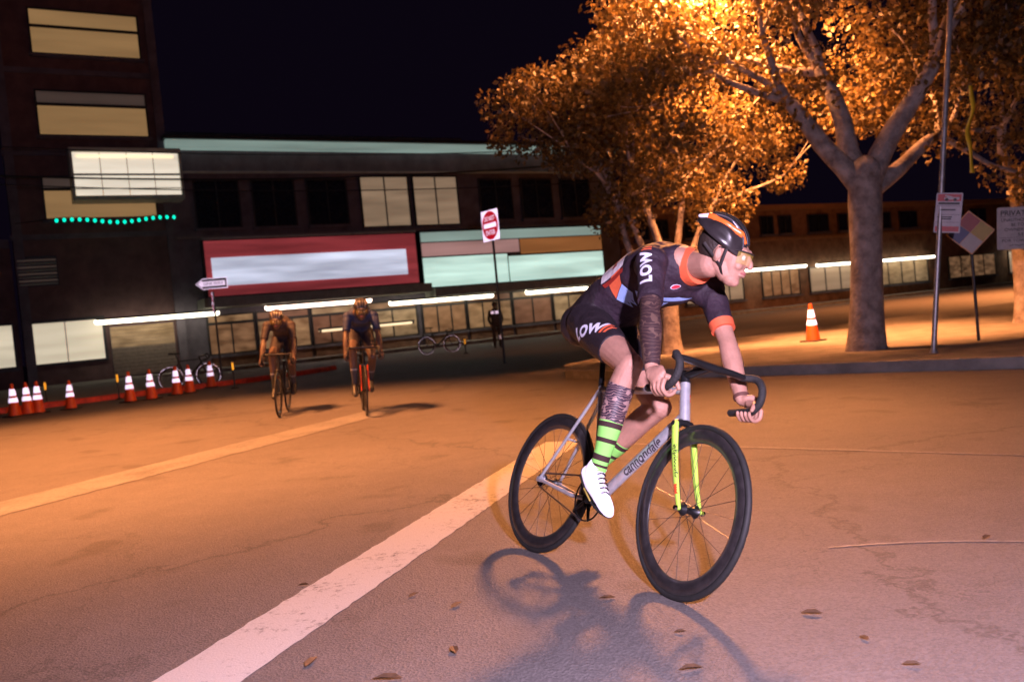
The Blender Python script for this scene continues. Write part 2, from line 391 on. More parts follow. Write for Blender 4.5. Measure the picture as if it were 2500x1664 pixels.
# ================================================================== BUILDINGS along the far street
FM = Matrix(((FE[0], FN[0], 0, FA[0]), (FE[1], FN[1], 0, FA[1]), (0, 0, 1, 0), (0, 0, 0, 1)))
def part(root, name, mt, *boxes, bevel=0, **kw):
    m = MB()
    for bx in boxes: m.box(*bx)
    return m.build(name, mt, root, False, bevel=bevel, **kw)
PLASTER = mat('dark plaster', (.17, .10, .10), .85, var=.25, scale=1.3, bump=.3)
PLASTERB = mat('blue grey render', (.16, .14, .17), .85, var=.25, scale=1.1, bump=.3)
BROWN = mat('brown brick', (.26, .14, .085), .85, var=.3, scale=2.0, bump=.4)
DARKM = mat('dark painted metal', (.035, .033, .036), .45, var=.2)
TRIM = mat('pale trim', (.5, .52, .47), .6, var=.15, scale=3)
GREYC = mat('grey green canopy sheet', (.36, .38, .33), .5, var=.15, scale=3)
GLASSD = mat('dark glass', (.02, .022, .03), .08, var=.3, spec=.8)
W_TAN = glow('lit tan blind', (.42, .24, .10), .55, .18, .7)
W_DIM = glow('dim lit pane', (.25, .17, .14), .16, .3, 1.0)
W_CREAM = glow('lit cream room', (.95, .82, .6), .62, .22, .8)
W_BAY = glow('lit white room', (.95, .84, .68), .78, .16, 1.2)
W_BEIGE = glow('lit beige curtain', (.5, .34, .22), .42, .3, .9)
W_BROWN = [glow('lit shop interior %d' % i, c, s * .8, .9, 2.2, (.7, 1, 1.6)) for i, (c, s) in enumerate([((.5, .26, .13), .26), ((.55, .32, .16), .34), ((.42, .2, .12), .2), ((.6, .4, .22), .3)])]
TUBE = glow('white lamp trail glow', (1, .9, .68), 7.0, .05)
TUBEP = glow('pinkish lamp trail glow', (1, .74, .6), 6.0, .05)
TUBED = glow('dim tube', (1, .75, .45), 1.3, .15)
SIGNW = glow('backlit white sign face', (.74, .78, .98), .75, .45, .8)
SIGNM = glow('backlit mint sign face', (.68, .95, .84), .75, .35, .7)
SIGNR = glow('glowing red band face', (.62, .085, .1), .32, .45, .8)  # light on the red band is put in as glow
SIGNO = glow('backlit orange sign face', (.5, .19, .06), .42, .25, .8)
SIGNP = glow('backlit pink sign face', (.62, .34, .32), .5, .25, .8)
SIGNG = glow('glowing pale green band', (.42, .58, .52), .42, .45, .4)

def window(root, u0, u1, z0, z1, pane, y=-.02, nm=1, transom=None, tp=None, fr=DARKM, rec=.0):
    fw = .07
    f = part(root, 'window', fr, ((u0 - fw, y - .09, z0 - fw), (u1 + fw, y + .02, z0)), ((u0 - fw, y - .09, z1), (u1 + fw, y + .02, z1 + fw)), ((u0 - fw, y - .089, z0), (u0, y + .02, z1)), ((u1, y - .089, z0), (u1 + fw, y + .02, z1)))
    zt = z1
    if transom:
        zt = transom; m = MB(); m.box((u0, y - .03, zt + .12), (u1, y, z1)); m.build('pane', tp or pane, f, False)
        m = MB(); m.box((u0, y - .085, zt), (u1, y + .01, zt + .12)); m.build('transom', fr, f, False)
    for i in range(nm):
        a = u0 + (u1 - u0) * i / nm; c = u0 + (u1 - u0) * (i + 1) / nm
        m = MB(); m.box((a + (.03 if i else 0), y - .03, z0), (c - (.03 if i < nm - 1 else 0), y, zt)); m.build('pane', pane, f, False)
        if i:
            m = MB(); m.box((a - .03, y - .08, z0), (a + .03, y + .01, zt)); m.build('mullion', fr, f, False)
    m = MB(); m.box((u0 - .15, y - .22, z0 - .19), (u1 + .15, y + .02, z0 - fw)); m.build('sill', TRIM if fr is not DARKM else PLASTERB, f, False)
    return f
def lamp_trail_tube(u0, u1, z, y, tube, label, h=.24):  # smeared trail of a small lamp, shaped as a long tube fixture
    t = thing('lamp_trail', label, 'light trail', M=FM @ Matrix.Translation((u0, y, z)), group='lamp trails along the shop fronts')
    L_ = u1 - u0
    part(t, 'housing', DARKM, ((-.06, -.11, .07), (L_ + .06, .11, .16)))
    m = MB(); m.tube([(0, 0, .02), (L_, 0, .02)], [h / 2, h / 2], side=(0, 1, 0), n=10); m.build('tube', tube, t)
    for x in (.0, L_): part(t, 'end_cap', DARKM, ((x - .05, -.07, -.04), (x + .05, .07, .069)))
    return t

# --- office tower with three lit storeys
tw = thing('office_tower', 'dark office tower on the left with three wide lit windows one above another', 'building', M=FM)
part(tw, 'wall', PLASTER, ((-5.3, 0, 0), (.8, 12, 19.6)))
part(tw, 'parapet', PLASTERB, ((-5.45, -.15, 19.6), (.95, 12.1, 20.1)))
window(tw, -3.85, .28, 13.95, 15.75, W_TAN, transom=15.0, tp=W_TAN, nm=1)
window(tw, -3.9, .28, 10.55, 12.35, W_TAN, transom=11.75, tp=W_DIM, nm=1)
window(tw, -4.0, .28, 7.05, 8.75, W_TAN, transom=8.2, tp=W_DIM, nm=1)
for z in (17.3,): window(tw, -3.9, .28, z, z + 1.6, GLASSD, nm=3)
for z in (13.2, 9.8, 6.3): part(tw, 'string_course', PLASTERB, ((-5.4, -.12, z - .12), (.9, -.003, z + .1)))
for u in (-5.32, .62): part(tw, 'pilaster', PLASTERB, ((u, -.14, 0), (u + .36, -.004, 19.6)))
# slatted vent window low on the left
vt = part(tw, 'louvre_window', DARKM, ((-8.2 + 2.9, -.1, 4.25), (-3.8, -.003, 5.5)))
for i in range(8):
    m = MB(); z = 4.35 + i * .14; m.obox((-4.55, -.16, z), (.7, 0, 0), (0, .06, .03), (0, -.004, .008)); m.build('louvre', W_DIM if i % 2 else TRIM, vt, False)  # every other louvre glows, its dim lighting put into the material
# bright glazed bay
by = part(tw, 'bay_window', TRIM, ((-3.0, -1.25, 9.6), (1.35, -.004, 9.78)), ((-3.0, -1.25, 7.62), (1.35, -.004, 7.78)), ((-3.0, -1.25, 7.78), (-2.9, -.004, 9.6)), ((1.25, -1.25, 7.78), (1.35, -.004, 9.6)))
for i in range(4):
    a = -2.88 + i * 1.035
    m = MB(); m.box((a, -1.2, 7.8), (a + 1.0, -1.16, 9.58)); m.build('pane', W_BAY, by, False)
m = MB(); m.box((-2.89, -1.23, 8.62), (1.24, -1.205, 8.70)); m.build('glazing_bar', DARKM, by, False)
m = MB(); m.box((-2.89, -1.23, 8.05), (1.24, -1.205, 8.09)); m.build('glazing_bar', TRIM, by, False)
m = MB(); m.tube([(-2.7, -1.26, 9.42), (1.0, -1.26, 9.42)], [.05, .05], n=8); m.build('tube_lamp', TUBED, by)
# roller shutter and ground floor of the tower
sh = part(tw, 'roller_shutter', PLASTERB, ((-2.1, -.06, .2), (.5, -.003, 2.35)))
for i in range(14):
    m = MB(); z = .22 + i * .152; m.obox((-.8, -.085, z + .07), (1.28, 0, 0), (0, .022, .012), (0, -.012, .06)); m.build('slat', W_BROWN[3] if i > 7 else mat('shutter slat', (.3, .24, .2), .5), sh, False)  # upper slats glow: light on the shutter is put into the material

# --- low lit shop at the far left
lf = thing('corner_shop', 'low dark corner shop at the left edge with a bright cream shop window', 'building', M=FM)
part(lf, 'wall', PLASTER, ((-24, .2, 0), (-5.46, 9, 5.9)))
part(lf, 'parapet', PLASTERB, ((-24.1, .05, 5.9), (-5.47, 9, 6.25)))
window(lf, -14, -5.7, 1.05, 2.75, W_CREAM, y=.18, nm=4)
st = part(tw, 'shop_window', DARKM, ((-5.2, -.1, .95), (-2.25, -.003, 1.05)), ((-5.2, -.1, 2.72), (-2.25, -.003, 2.85)), ((-2.35, -.1, 1.05), (-2.25, -.003, 2.72)))
for i in range(2):
    m = MB(); m.box((-5.2 + i * 1.45, -.05, 1.05), (-3.79 + i * 1.43, -.004, 2.72)); m.build('pane', W_CREAM, st, False)

# --- shops in the middle
sp = thing('shop_building', 'three storey shop building with pale lit eave, red sign band and mint sign band', 'building', M=FM)
part(sp, 'wall', PLASTERB, ((.96, .1, 0), (25.6, 14, 10.0)))
part(sp, 'eave', SIGNG, ((.9, -.55, 10.02), (25.7, .8, 10.34)))  # the eave is no lamp; light on it is put in as glow
part(sp, 'gutter', DARKM, ((.8, -.72, 10.345), (25.8, .9, 10.5)))
part(sp, 'string_course', TRIM, ((1.0, -.06, 8.95), (25.5, .098, 9.03)))
part(sp, 'string_course', mat('grey stone band', (.22, .2, .2), .8), ((1.0, -.12, 5.98), (25.5, .098, 6.1)))
window(sp, 9.9, 12.4, 6.3, 8.75, W_BEIGE, y=.08, nm=2)
window(sp, 12.75, 15.2, 6.3, 8.75, W_BEIGE, y=.08, nm=2)
for u in (2.0, 4.6, 7.2, 16.6, 19.2, 21.8): window(sp, u, u + 1.9, 6.5, 8.6, GLASSD, y=.08, nm=2)
# red sign band
rd = part(sp, 'red_sign_band', DARKM, ((2.0, -.42, 3.28), (12.4, .098, 5.88)))
m = MB(); m.box((2.06, -.45, 3.33), (12.34, -.421, 5.82)); m.build('sign_face', SIGNR, rd, False)
m = MB(); m.box((2.3, -.53, 3.78), (11.75, -.455, 5.05)); m.build('sign_panel', SIGNW, rd, False, bevel=.02)
m = MB(); m.box((2.0, -.5, 5.885), (12.4, -.1, 5.96)); m.build('cap_rail', TRIM, rd, False)
for i in ():
    u = 2.3 + i * 1.89; m = MB(); m.box((u - .02, -.545, 3.78), (u + .02, -.532, 5.05)); m.build('panel_joint', mat('panel joint', (.3, .3, .36), .5), rd, False)
# mint sign band
mt_ = part(sp, 'mint_sign_band', DARKM, ((12.6, -.40, 2.98), (24.0, .098, 5.9)))
for n_, mm, a, c, z0, z1 in (('sign_face', SIGNG, 12.66, 23.9, 5.36, 5.84), ('sign_panel', SIGNP, 12.66, 18.4, 4.62, 5.3), ('sign_panel', SIGNO, 18.5, 23.9, 4.5, 5.3), ('sign_panel', SIGNM, 12.66, 17.6, 3.05, 4.54), ('sign_panel', SIGNM, 17.7, 23.9, 3.05, 4.4)):
    m = MB(); m.box((a, -.46, z0), (c, -.401, z1)); m.build(n_, mm, mt_, False)
# canopy and shop fronts
cn = part(sp, 'canopy', GREYC, ((1.6, -1.7, 2.78), (12.45, -.005, 3.2)), ((12.6, -1.7, 2.5), (23.9, -.43, 2.93)))
SPANS = [(2.0, 4.0), (4.2, 6.6), (6.8, 9.4), (9.6, 12.2), (12.6, 15.0), (15.2, 17.8), (18.0, 20.4), (20.6, 23.6)]
for k, (a, c) in enumerate(SPANS):
    window(sp, a, c, .75, 2.45, W_BROWN[k % 4], y=.08, nm=3 if k % 3 else 2, transom=2.05, tp=W_BROWN[(k + 1) % 4])
    part(sp, 'stall_riser', BROWN, ((a, -.05, .14), (c, .098, .55)))
lamp_trail_tube(-2.6, 2.2, 2.55, -1.0, TUBE, 'white lamp trail built as a tube over the roller shutter left of the one way sign')
lamp_trail_tube(4.4, 9.3, 2.58, -1.2, TUBEP, 'pinkish lamp trail built as a tube under the canopy below the red sign band')
lamp_trail_tube(10.4, 16.0, 2.34, -1.2, TUBE, 'long white lamp trail built as a tube under the canopy left of the mint sign')
lamp_trail_tube(18.2, 22.0, 2.34, -1.2, TUBE, 'white lamp trail built as a tube under the canopy just behind the rider')
lamp_trail_tube(7.0, 11.8, 1.32, -.35, TUBED, 'dim warm lamp trail built as a tube low across the shop windows', .12)

# --- brown range on the right behind the trees
br = thing('brown_warehouse', 'long low brown building behind the trees on the right', 'building', M=FM)
part(br, 'wall', BROWN, ((25.75, .2, 0), (84, 14, 6.5)))
part(br, 'parapet', mat('orange brown coping', (.36, .2, .1), .7), ((25.75, -.15, 6.5), (84.2, 14, 6.85)))
part(br, 'string_course', mat('orange brown coping', (.36, .2, .1), .7), ((25.8, -.05, 4.5), (84, .198, 4.7)))
for k, (a, c) in enumerate([(26.6, 29.6), (30.4, 35.2), (37.0, 40.4), (41.5, 47.6), (48.2, 54.3), (57, 63), (65, 71)]):
    window(br, a, c, .9, 2.5, [W_BROWN[2], W_BEIGE, W_BROWN[0], W_BEIGE, W_BROWN[3], W_BROWN[0], W_BEIGE][k], y=.18, nm=4)
    for j in range(2):
        window(br, a + .3 + j * (c - a) / 2, a + .3 + j * (c - a) / 2 + (c - a) * .32, 5.0, 6.1, GLASSD, y=.18, nm=2)
lamp_trail_tube(30.4, 40.4, 2.66, -.5, TUBE, 'white lamp trail built as a tube on the brown building left of the big tree')
lamp_trail_tube(41.6, 54.2, 2.62, -.5, TUBE, 'longest white lamp trail built as a tube, on the brown building beside the steel post')
lamp_trail_tube(64.9, 71, 2.5, -.5, TUBE, 'white lamp trail built as a tube at the right edge below the private property sign')
# --- unlit block further back
bk = thing('apartment_block', 'unlit block rising dark behind the shop roofs', 'building', M=FM @ Matrix.Translation((0, 22, 0)))
part(bk, 'wall', PLASTER, ((4, 0, 0), (27, 14, 15.5)))
part(bk, 'parapet', PLASTERB, ((3.8, -.2, 15.5), (27.2, 14, 16)))
for z in (11.4, 13.4):
    for u in range(6): window(bk, 5.5 + u * 3.5, 7.3 + u * 3.5, z, z + 1.3, GLASSD, nm=2)

# --- traffic light trail shaped as green bulbs on a wire, and overhead cables
def signal_trail():
    t = thing('green_signal_trail', 'trail of a green traffic light, built as a row of bulbs across the dark tower', 'signal trail', M=FM @ Matrix.Translation((0, -2.2, 6.55)))
    n = 17; pts = []
    for i in range(n):
        s = i / (n - 1); pts.append((-3.75 + 4.4 * s, 0, .06 * math.sin(s * 9) - .25 * s * (1 - s) + .1))
    m = MB(); m.tube([(-5.2, 2.1, .3), *[(p[0], p[1], p[2] + .1) for p in pts], (1.0, 2.3, .35)], [.012] * (n + 2), n=6, sub=2); m.build('wire', DARKM, t)
    g = glow('green signal trail glow', (.0, .8, .52), 1.6, .1)
    for p in pts:
        q = MB(); q.ell((0, 0, 0), ((.065, 0, 0), (0, .065, 0), (0, 0, .085)), 10); o = q.build('bulb', g, t); o.location = p
        q = MB(); q.tube([(0, 0, .07), (0, 0, .12)], [.03, .03], n=8, cap='flat'); o = q.build('socket', DARKM, t); o.location = p
signal_trail()
WIRE = mat('cable rubber', (.012, .012, .013), .6)
def cable(a, c, sag, r, label):
    a = V(*a); c = V(*c); P = []
    for i in range(25):
        s = i / 24; p = a + (c - a) * s; p[2] -= 4 * sag * s * (1 - s); P.append(tuple(p))
    m = MB(); m.tube(P, [r] * 25, side=(0, 0, 1), n=6); tag(m.build('overhead_cable', WIRE), label, 'cable', 'overhead cables')
cable(at(-120, 425, 31), at(1600, 380, 40), .55, .035, 'thick overhead cable crossing in front of the bright bay window')
cable(at(-120, 445, 30), at(1700, 425, 39), .5, .02, 'thin overhead cable just below the thick one')
cable(at(-120, 352, 30), at(1650, 345, 41), .5, .02, 'highest overhead cable, below the second lit tower window')

# ================================================================== TREES
BARK = mat('grey plane bark', (.36, .31, .29), .85, scale=4.5, bump=.9, bscale=18, col2=(.13, .10, .09), det=9)
def leafmat(name, c1, c2):
    m = bpy.data.materials.new(name); m.use_nodes = True; t = m.node_tree; L = t.links; p = t.nodes['Principled BSDF']
    a = t.nodes.new('ShaderNodeAttribute'); a.attribute_name = 'lv'
    r = t.nodes.new('ShaderNodeValToRGB'); r.color_ramp.elements[0].color = (*c1, 1); r.color_ramp.elements[1].color = (*c2, 1)
    L.new(a.outputs['Fac'], r.inputs['Fac']); L.new(r.outputs[0], p.inputs['Base Color']); p.inputs['Roughness'].default_value = .5
    tr = t.nodes.new('ShaderNodeBsdfTranslucent'); L.new(r.outputs[0], tr.inputs['Color'])
    mx = t.nodes.new('ShaderNodeMixShader'); mx.inputs[0].default_value = .35; L.new(p.outputs[0], mx.inputs[1]); L.new(tr.outputs[0], mx.inputs[2])
    L.new(mx.outputs[0], t.nodes['Material Output'].inputs['Surface']); return m
LEAF = leafmat('leaf', (.04, .028, .009), (.165, .1, .028))
def leaves(clumps, n, size, name, parent):
    """many folded leaves spread through clumps (centre, radius)"""
    C = np.array([c[0] for c in clumps]); R_ = np.array([c[1] for c in clumps]); wts = R_ ** 2; wts = wts / wts.sum()
    k = RNG.choice(len(clumps), n, p=wts); d = RNG.normal(size=(n, 3)); d /= np.linalg.norm(d, axis=1)[:, None]
    rad = R_[k] * (RNG.uniform(.15, 1, n) ** .5); P = C[k] + d * rad[:, None] * np.array([1, 1, .72])
    s = size * RNG.uniform(.4, 1.6, n); a = RNG.normal(size=(n, 3)); a[:, 2] -= .6; a /= np.linalg.norm(a, axis=1)[:, None]
    bb = np.cross(a, RNG.normal(size=(n, 3))); bb /= np.linalg.norm(bb, axis=1)[:, None]; nn = np.cross(a, bb)
    s = s[:, None]
    v = np.stack([P, P + a * s * .5 + bb * s * .33 + nn * s * .1, P + a * s, P + a * s * .5 - bb * s * .33 + nn * s * .1], 1).reshape(-1, 3)
    me = bpy.data.meshes.new(name); me.vertices.add(4 * n); me.vertices.foreach_set('co', v.ravel())
    i = np.arange(n) * 4; f = np.stack([i, i + 1, i + 2, i, i + 2, i + 3], 1).ravel()
    me.loops.add(6 * n); me.loops.foreach_set('vertex_index', f); me.polygons.add(2 * n)
    me.polygons.foreach_set('loop_start', np.arange(2 * n) * 3); me.polygons.foreach_set('loop_total', np.full(2 * n, 3))
    me.update(); at_ = me.attributes.new('lv', 'FLOAT', 'POINT'); at_.data.foreach_set('value', np.repeat(RNG.uniform(0, 1, n), 4))
    me.materials.append(LEAF); o = bpy.data.objects.new(name, me); COL.objects.link(o); o.parent = parent; o['kind'] = 'stuff'; return o
def grow(mb, p, d, L_, r, depth, tips, spread=.5, up=.15):
    pts = [p]; q = V(*p); dd = unit(d); rr = [r]; n = 4
    for i in range(n):
        dd = unit(dd + RNG.normal(size=3) * .12 + V(0, 0, up * .25)); q = q + dd * L_ / n; pts.append(tuple(q)); rr.append(r * (1 - .42 * (i + 1) / n))
    mb.tube(pts, rr, side=(1, 0, 0), n=10 if depth > 1 else 6, sub=2)
    if depth == 0 or r < .012: tips.append(q); return
    for k in range(3 if depth > 1 else 2):
        nd = unit(dd + RNG.normal(size=3) * spread + V(0, 0, up)); grow(mb, tuple(q), nd, L_ * RNG.uniform(.62, .85), rr[-1] * RNG.uniform(.62, .8), depth - 1, tips, spread, up)
    tips.append(q)
SEEDS = [31, 25, 3]
def tree(label, loc, limbs, nleaf, size, depth, clump, extra, group='street trees by the kerb', trunk=None):
    global RNG; RNG = np.random.default_rng(SEEDS.pop(0)); t = thing('street_tree', label, 'tree', loc=loc, group=group); mb = MB(); tips = []
    if trunk: mb.tube(trunk[0], trunk[1], side=(1, 0, 0), n=20, sub=3)
    for (p, d, L_, r) in limbs: grow(mb, p, d, L_, r, depth, tips)
    mb.build('trunk', BARK, t)
    cl = [(tp, clump * RNG.uniform(.7, 1.25)) for tp in tips] + extra
    leaves(cl, nleaf, size, 'crown', t); return t
tree('big pale barked tree forking into thick limbs beside the steel post', (5.3, 12.6, .13),
     [((.0, 0, 2.35), (-.55, .05, .8), 1.7, .17), ((.05, 0, 2.45), (-.12, .25, 1), 1.9, .17), ((.1, 0, 2.4), (.5, -.05, .85), 1.9, .19), ((.12, .05, 2.3), (.95, .2, .6), 1.8, .14)],
     46000, .085, 3, .70, [], trunk=([(-.15, 0, -.15), (-.1, 0, .35), (-.03, 0, 1.2), (.02, 0, 2.0), (.06, 0, 2.6)], [.32, .25, .22, .235, .23]))
tree('smaller tree with many slender stems fanning up behind the rider', (3.0, 16.2, .13),
     [((-.05, 0, .9), (-.45, .1, .95), 2.0, .085), ((0, .05, .9), (-.28, .25, 1), 2.2, .085), ((.0, 0, 1.0), (-.08, -.15, 1), 2.5, .09), ((.05, .05, 1.0), (.25, .2, 1), 2.3, .085), ((.08, 0, .9), (.62, -.05, .9), 2.2, .08)],
     44000, .082, 2, .70, [((-.3, 0, 4.4), 1.1), ((.9, .2, 4.6), 1.0)], trunk=([(0, 0, -.15), (0, 0, .3), (.02, 0, 1.1)], [.26, .17, .17]))
tree('dark leafy tree at the right edge behind the private property sign', (9.3, 15.5, .13),
     [((0, 0, 1.8), (-.5, .1, 1), 1.8, .12), ((0, 0, 1.8), (.3, .2, 1), 1.9, .12), ((0, 0, 1.8), (.0, -.4, 1), 1.8, .11)],
     24000, .09, 2, .8, [], trunk=([(0, 0, -.15), (.02, 0, .5), (0, 0, 1.9)], [.27, .2, .17]))

# ================================================================== STREET FURNITURE
STEEL = mat('galvanised steel', (.42, .41, .42), .42, .75, var=.2, scale=14, rvar=.08)
R_W = retro('white reflective sheeting', (1, 1, 1), .34, .24)
R_R = retro('red reflective sheeting', (.6, .008, .02), .2, .24)
R_Y = retro('amber reflector', (1, .5, .03), .3, .24)
INK = mat('black sign ink', (.015, .015, .016), .5)
CONEO = mat('orange cone plastic', (.6, .075, .012), .5, var=.1)
CONEB = mat('black rubber base', (.02, .02, .02), .7)
SIGNBACK = mat('aluminium sheet', (.45, .45, .46), .4, .8)

# sodium street lamps: the right one stands on the pavement by the tree, the left one outside the picture, a far third one added
def street_lamp(label, loc, head, h):
    t = thing('street_lamp', label, 'street lamp', loc=loc, group='sodium street lamps')
    d = V(head[0] - loc[0], head[1] - loc[1]); Ld = np.linalg.norm(d); d = d / Ld
    m = MB(); m.tube([(0, 0, 0), (0, 0, 2.5), (.035, 0, h)], [.06, .052, .042], n=14); m.build('pole', STEEL, t)
    m = MB(); m.tube([(0, 0, 0), (0, 0, .18)], [.11, .075], n=14, cap='flat'); m.build('base', STEEL, t)
    m = MB(); m.tube([(.03, 0, h - .25), (d[0] * Ld * .4, d[1] * Ld * .4, h + .15), (d[0] * (Ld - .3), d[1] * (Ld - .3), h + .2)], [.035, .03, .028], side=(0, 0, 1), n=10, sub=4); m.build('arm', STEEL, t)
    m = MB(); m.tube([(d[0] * (Ld - .35), d[1] * (Ld - .35), h + .2), (d[0] * Ld, d[1] * Ld, h + .2), (d[0] * (Ld + .3), d[1] * (Ld + .3), h + .17)], [(.06, .05), (.16, .08), (.08, .05)], side=(-d[1], d[0], 0), n=14, sub=3); m.build('lamp_head', DARKM, t)
    m = MB(); m.ell((d[0] * Ld, d[1] * Ld, h + .12), ((.13, 0, 0), (0, .13, 0), (0, 0, .06)), 12); m.build('lens', glow('sodium lens', (1, .5, .12), 12, .05), t)
    l = lamp('sodium_light', 'SPOT', (0, 0, 0), LAMPS[len(LIT)], SODIUM, .6, None, CONE[len(LIT)], .55); l.parent = t; l.location = (d[0] * Ld, d[1] * Ld, h + .02); LIT.append(l)
    return t
LAMPS = [38000, 12000, 34000]; CONE = [162, 92, 150]; LIT = []
street_lamp('sodium lamp post on the right pavement, out of the picture', (10.6, 13.6, .135), (3.7, 14.0), 6.7)
t = thing('sign_post', 'slim leaning steel post with the tow notice beside the big tree', 'post', loc=(5.36, 11.0, .12)); t.rotation_euler = (0, math.radians(7.5), 0)
m = MB(); m.tube([(0, 0, 0), (0, 0, 4.9)], [.034, .034], n=14); m.build('pole', STEEL, t)
m = MB(); m.tube([(0, 0, 0), (0, 0, .05)], [.06, .045], n=14, cap='flat'); m.build('collar', STEEL, t)
street_lamp('sodium lamp post standing left of the crossing, out of the picture', (-10.8, 11.0, 0), (-5.6, 10.6), 8.2)
street_lamp('added, unseen sodium lamp post far down the street on the right, lighting the brown building', (29, 35, 0), (27.2, 37), 9.0)  # added out of view to brighten the brown building

# tow notice on the post
def plate(name, label, cat, corners, th=.004, mt=None, parent=None):
    """thin sign plate: local x right, z up, y away from the viewer"""
    m = MB(); k = len(corners); m.add([(x, 0, z) for x, z in corners] + [(x, th, z) for x, z in corners], [tuple(range(k)), tuple(range(2 * k - 1, k - 1, -1))] + [(i, i + k, (i + 1) % k + k, (i + 1) % k) for i in range(k)])
    return m
def rrect(w_, h_, r=.03, n=4):
    o = []
    for cx, cz, a0 in ((w_ / 2 - r, h_ / 2 - r, 0), (-w_ / 2 + r, h_ / 2 - r, 90), (-w_ / 2 + r, -h_ / 2 + r, 180), (w_ / 2 - r, -h_ / 2 + r, 270)):
        for i in range(n + 1): a = math.radians(a0 + 90 * i / n); o.append((cx + r * math.cos(a), cz + r * math.sin(a)))
    return o[::-1]
RX = Matrix.Rotation(math.radians(90), 4, 'X')
def stext(parent, s, size, x, z, mt, y=-.004, **kw): return flat_text('lettering', s, size, Matrix.Translation((x, y, z)) @ RX, mt, parent, **kw)
def sbox(parent, name, mt, x0, x1, z0, z1, y=-.003):
    m = MB(); m.box((x0, y, z0), (x1, y + .002, z1)); return m.build(name, mt, parent, False)
t = thing('tow_notice', 'narrow white tow-away notice with a car picture on the steel post', 'sign', loc=(5.66, 10.93, 1.89)); t.rotation_euler = (0, math.radians(9), math.radians(-30))
PALE = mat('white sign enamel', (.4, .38, .44), .45, var=.12)
REDI = mat('red sign ink', (.4, .03, .04), .45)
plate('', '', '', rrect(.30, .50, .015)).build('plate', PALE, t, False)
sbox(t, 'red_panel', REDI, -.135, .135, .145, .235); sbox(t, 'red_panel', REDI, -.135, .135, -.235, -.17)
m = MB(); m.add([(x, -.006, z) for x, z in ((-.06, .165), (.11, .165), (.11, .195), (.05, .195), (-.01, .215), (-.05, .222), (-.055, .21), (-.02, .195), (-.06, .19))], [tuple(range(9))]); m.build('car_picture', PALE, t, False)
for x in (-.03, .065):
    m = MB(); m.lathe((x, -.008, .166), (0, 1, 0), [(.0, 0), (.02, 0)], 14, False); m.build('wheel_picture', INK, t, False)
for x0, x1, z, h_ in ((-.12, .12, .105, .026), (-.09, .08, .03, .016), (-.12, .05, -.06, .014), (-.1, .04, -.085, .014)): sbox(t, 'print_line', INK, x0, x1, z, z + h_)
for z in (.085, -.025, -.12): sbox(t, 'rule_line', INK, -.13, .13, z, z + .004)
m = MB(); m.box((-.01, .0045, -.2), (.01, .06, .2)); m.build('bracket', STEEL, t, False)
# yellow strip hanging by the post
YEL = mat('yellow tape', (.75, .45, .02), .5, var=.15)
m = MB(); P = [(0, 0, 0)]; v = []; f = []
for i in range(21):
    z = 3.35 - i * .055; x = .03 * math.sin(i * .42) + .05; w2 = .045 + .03 * math.sin(i * .35 + .5) ** 2; yy = .02 * math.sin(i * .8)
    v += [(x - w2 / 2, yy, z), (x + w2 / 2, yy + .015, z)]
    if i: f.append((2 * i - 2, 2 * i - 1, 2 * i + 1, 2 * i))
m.add(v, f); o = m.build('caution_tape', YEL, None); o.location = (5.74, 10.94, .13); o.rotation_euler = (0, math.radians(5), 0)
so = o.modifiers.new('s', 'SOLIDIFY'); so.thickness = .002
tag(o, 'strip of yellow tape hanging down the steel post above the tow notice', 'tape')
# diamond hazard sign on its own stake
t = thing('hazard_diamond_sign', 'diamond hazard sign in four coloured quarters between the post and private property sign', 'sign', loc=(6.66, 12.3, 0)); t.rotation_euler = (0, 0, math.radians(-22))
for nm, c, a in (('red_quarter', (.24, .03, .03), 0), ('yellow_quarter', (.34, .24, .03), 1), ('white_quarter', (.36, .34, .34), 2), ('blue_quarter', (.05, .05, .16), 3)):
    d = .15; cx, cz = [(0, d), (d, 0), (0, -d), (-d, 0)][a]; g = .004
    pts = [(cx, cz + d - g), (cx + d - g, cz), (cx, cz - d + g), (cx - d + g, cz)]
    m = plate('', '', '', pts, .003, None); o = m.build(nm, mat('sign ' + nm, c, .45, var=.08), t, False); o.location = (0, -.005, 1.68)
m = plate('', '', '', [(0, .315), (.315, 0), (0, -.315), (-.315, 0)], .004); o = m.build('backing_plate', mat('orange sign edge', (.6, .3, .12), .5), t, False); o.location = (0, 0, 1.68)
m = MB(); m.tube([(0, .03, .1), (0, .03, 1.9)], [.022, .022], n=10); m.build('stake', DARKM, t)
# private property sign
t = thing('private_property_sign', 'large white private property towing notice on a post at the right edge', 'sign', loc=(6.93, 11.45, 0)); t.rotation_euler = (0, math.radians(4), math.radians(-14))
m = plate('', '', '', rrect(.9, .56, .02)); o = m.build('plate', mat('white sign enamel b', (.42, .38, .38), .5, var=.15), t, False); o.location = (0, 0, 1.63)
for s, z, sz, wd, bo in (('PRIVATE PROPERTY', 1.83, .095, .82, .012), ('UNAUTHORIZED VEHICLES WILL', 1.74, .062, .80, .004), ('BE TOWED AWAY AT', 1.675, .06, .56, .004), ("OWNER'S EXPENSE C.V.C.", 1.61, .06, .72, .004), ('SEC. 22658', 1.545, .06, .4, .004), ('FOR TOWED VEHICLES CALL', 1.465, .052, .78, .002)):
    stext(t, s, sz, 0, z, INK, width=wd, bold=bo)
for z in (1.505, 1.785): sbox(t, 'rule_line', INK, -.42, .42, z, z + .004)
m = MB(); m.tube([(.12, .04, .05), (.12, .04, 1.95)], [.025, .025], n=10); m.build('post', STEEL, t)
m = MB()
for i in range(9): m.tube([(-.3 + i * .06, -.004, 1.40 + .012 * (i % 2)), (-.25 + i * .06, -.004, 1.41 - .012 * (i % 2))], [.004, .004], n=5)
m.build('drawn_picture', INK, t)

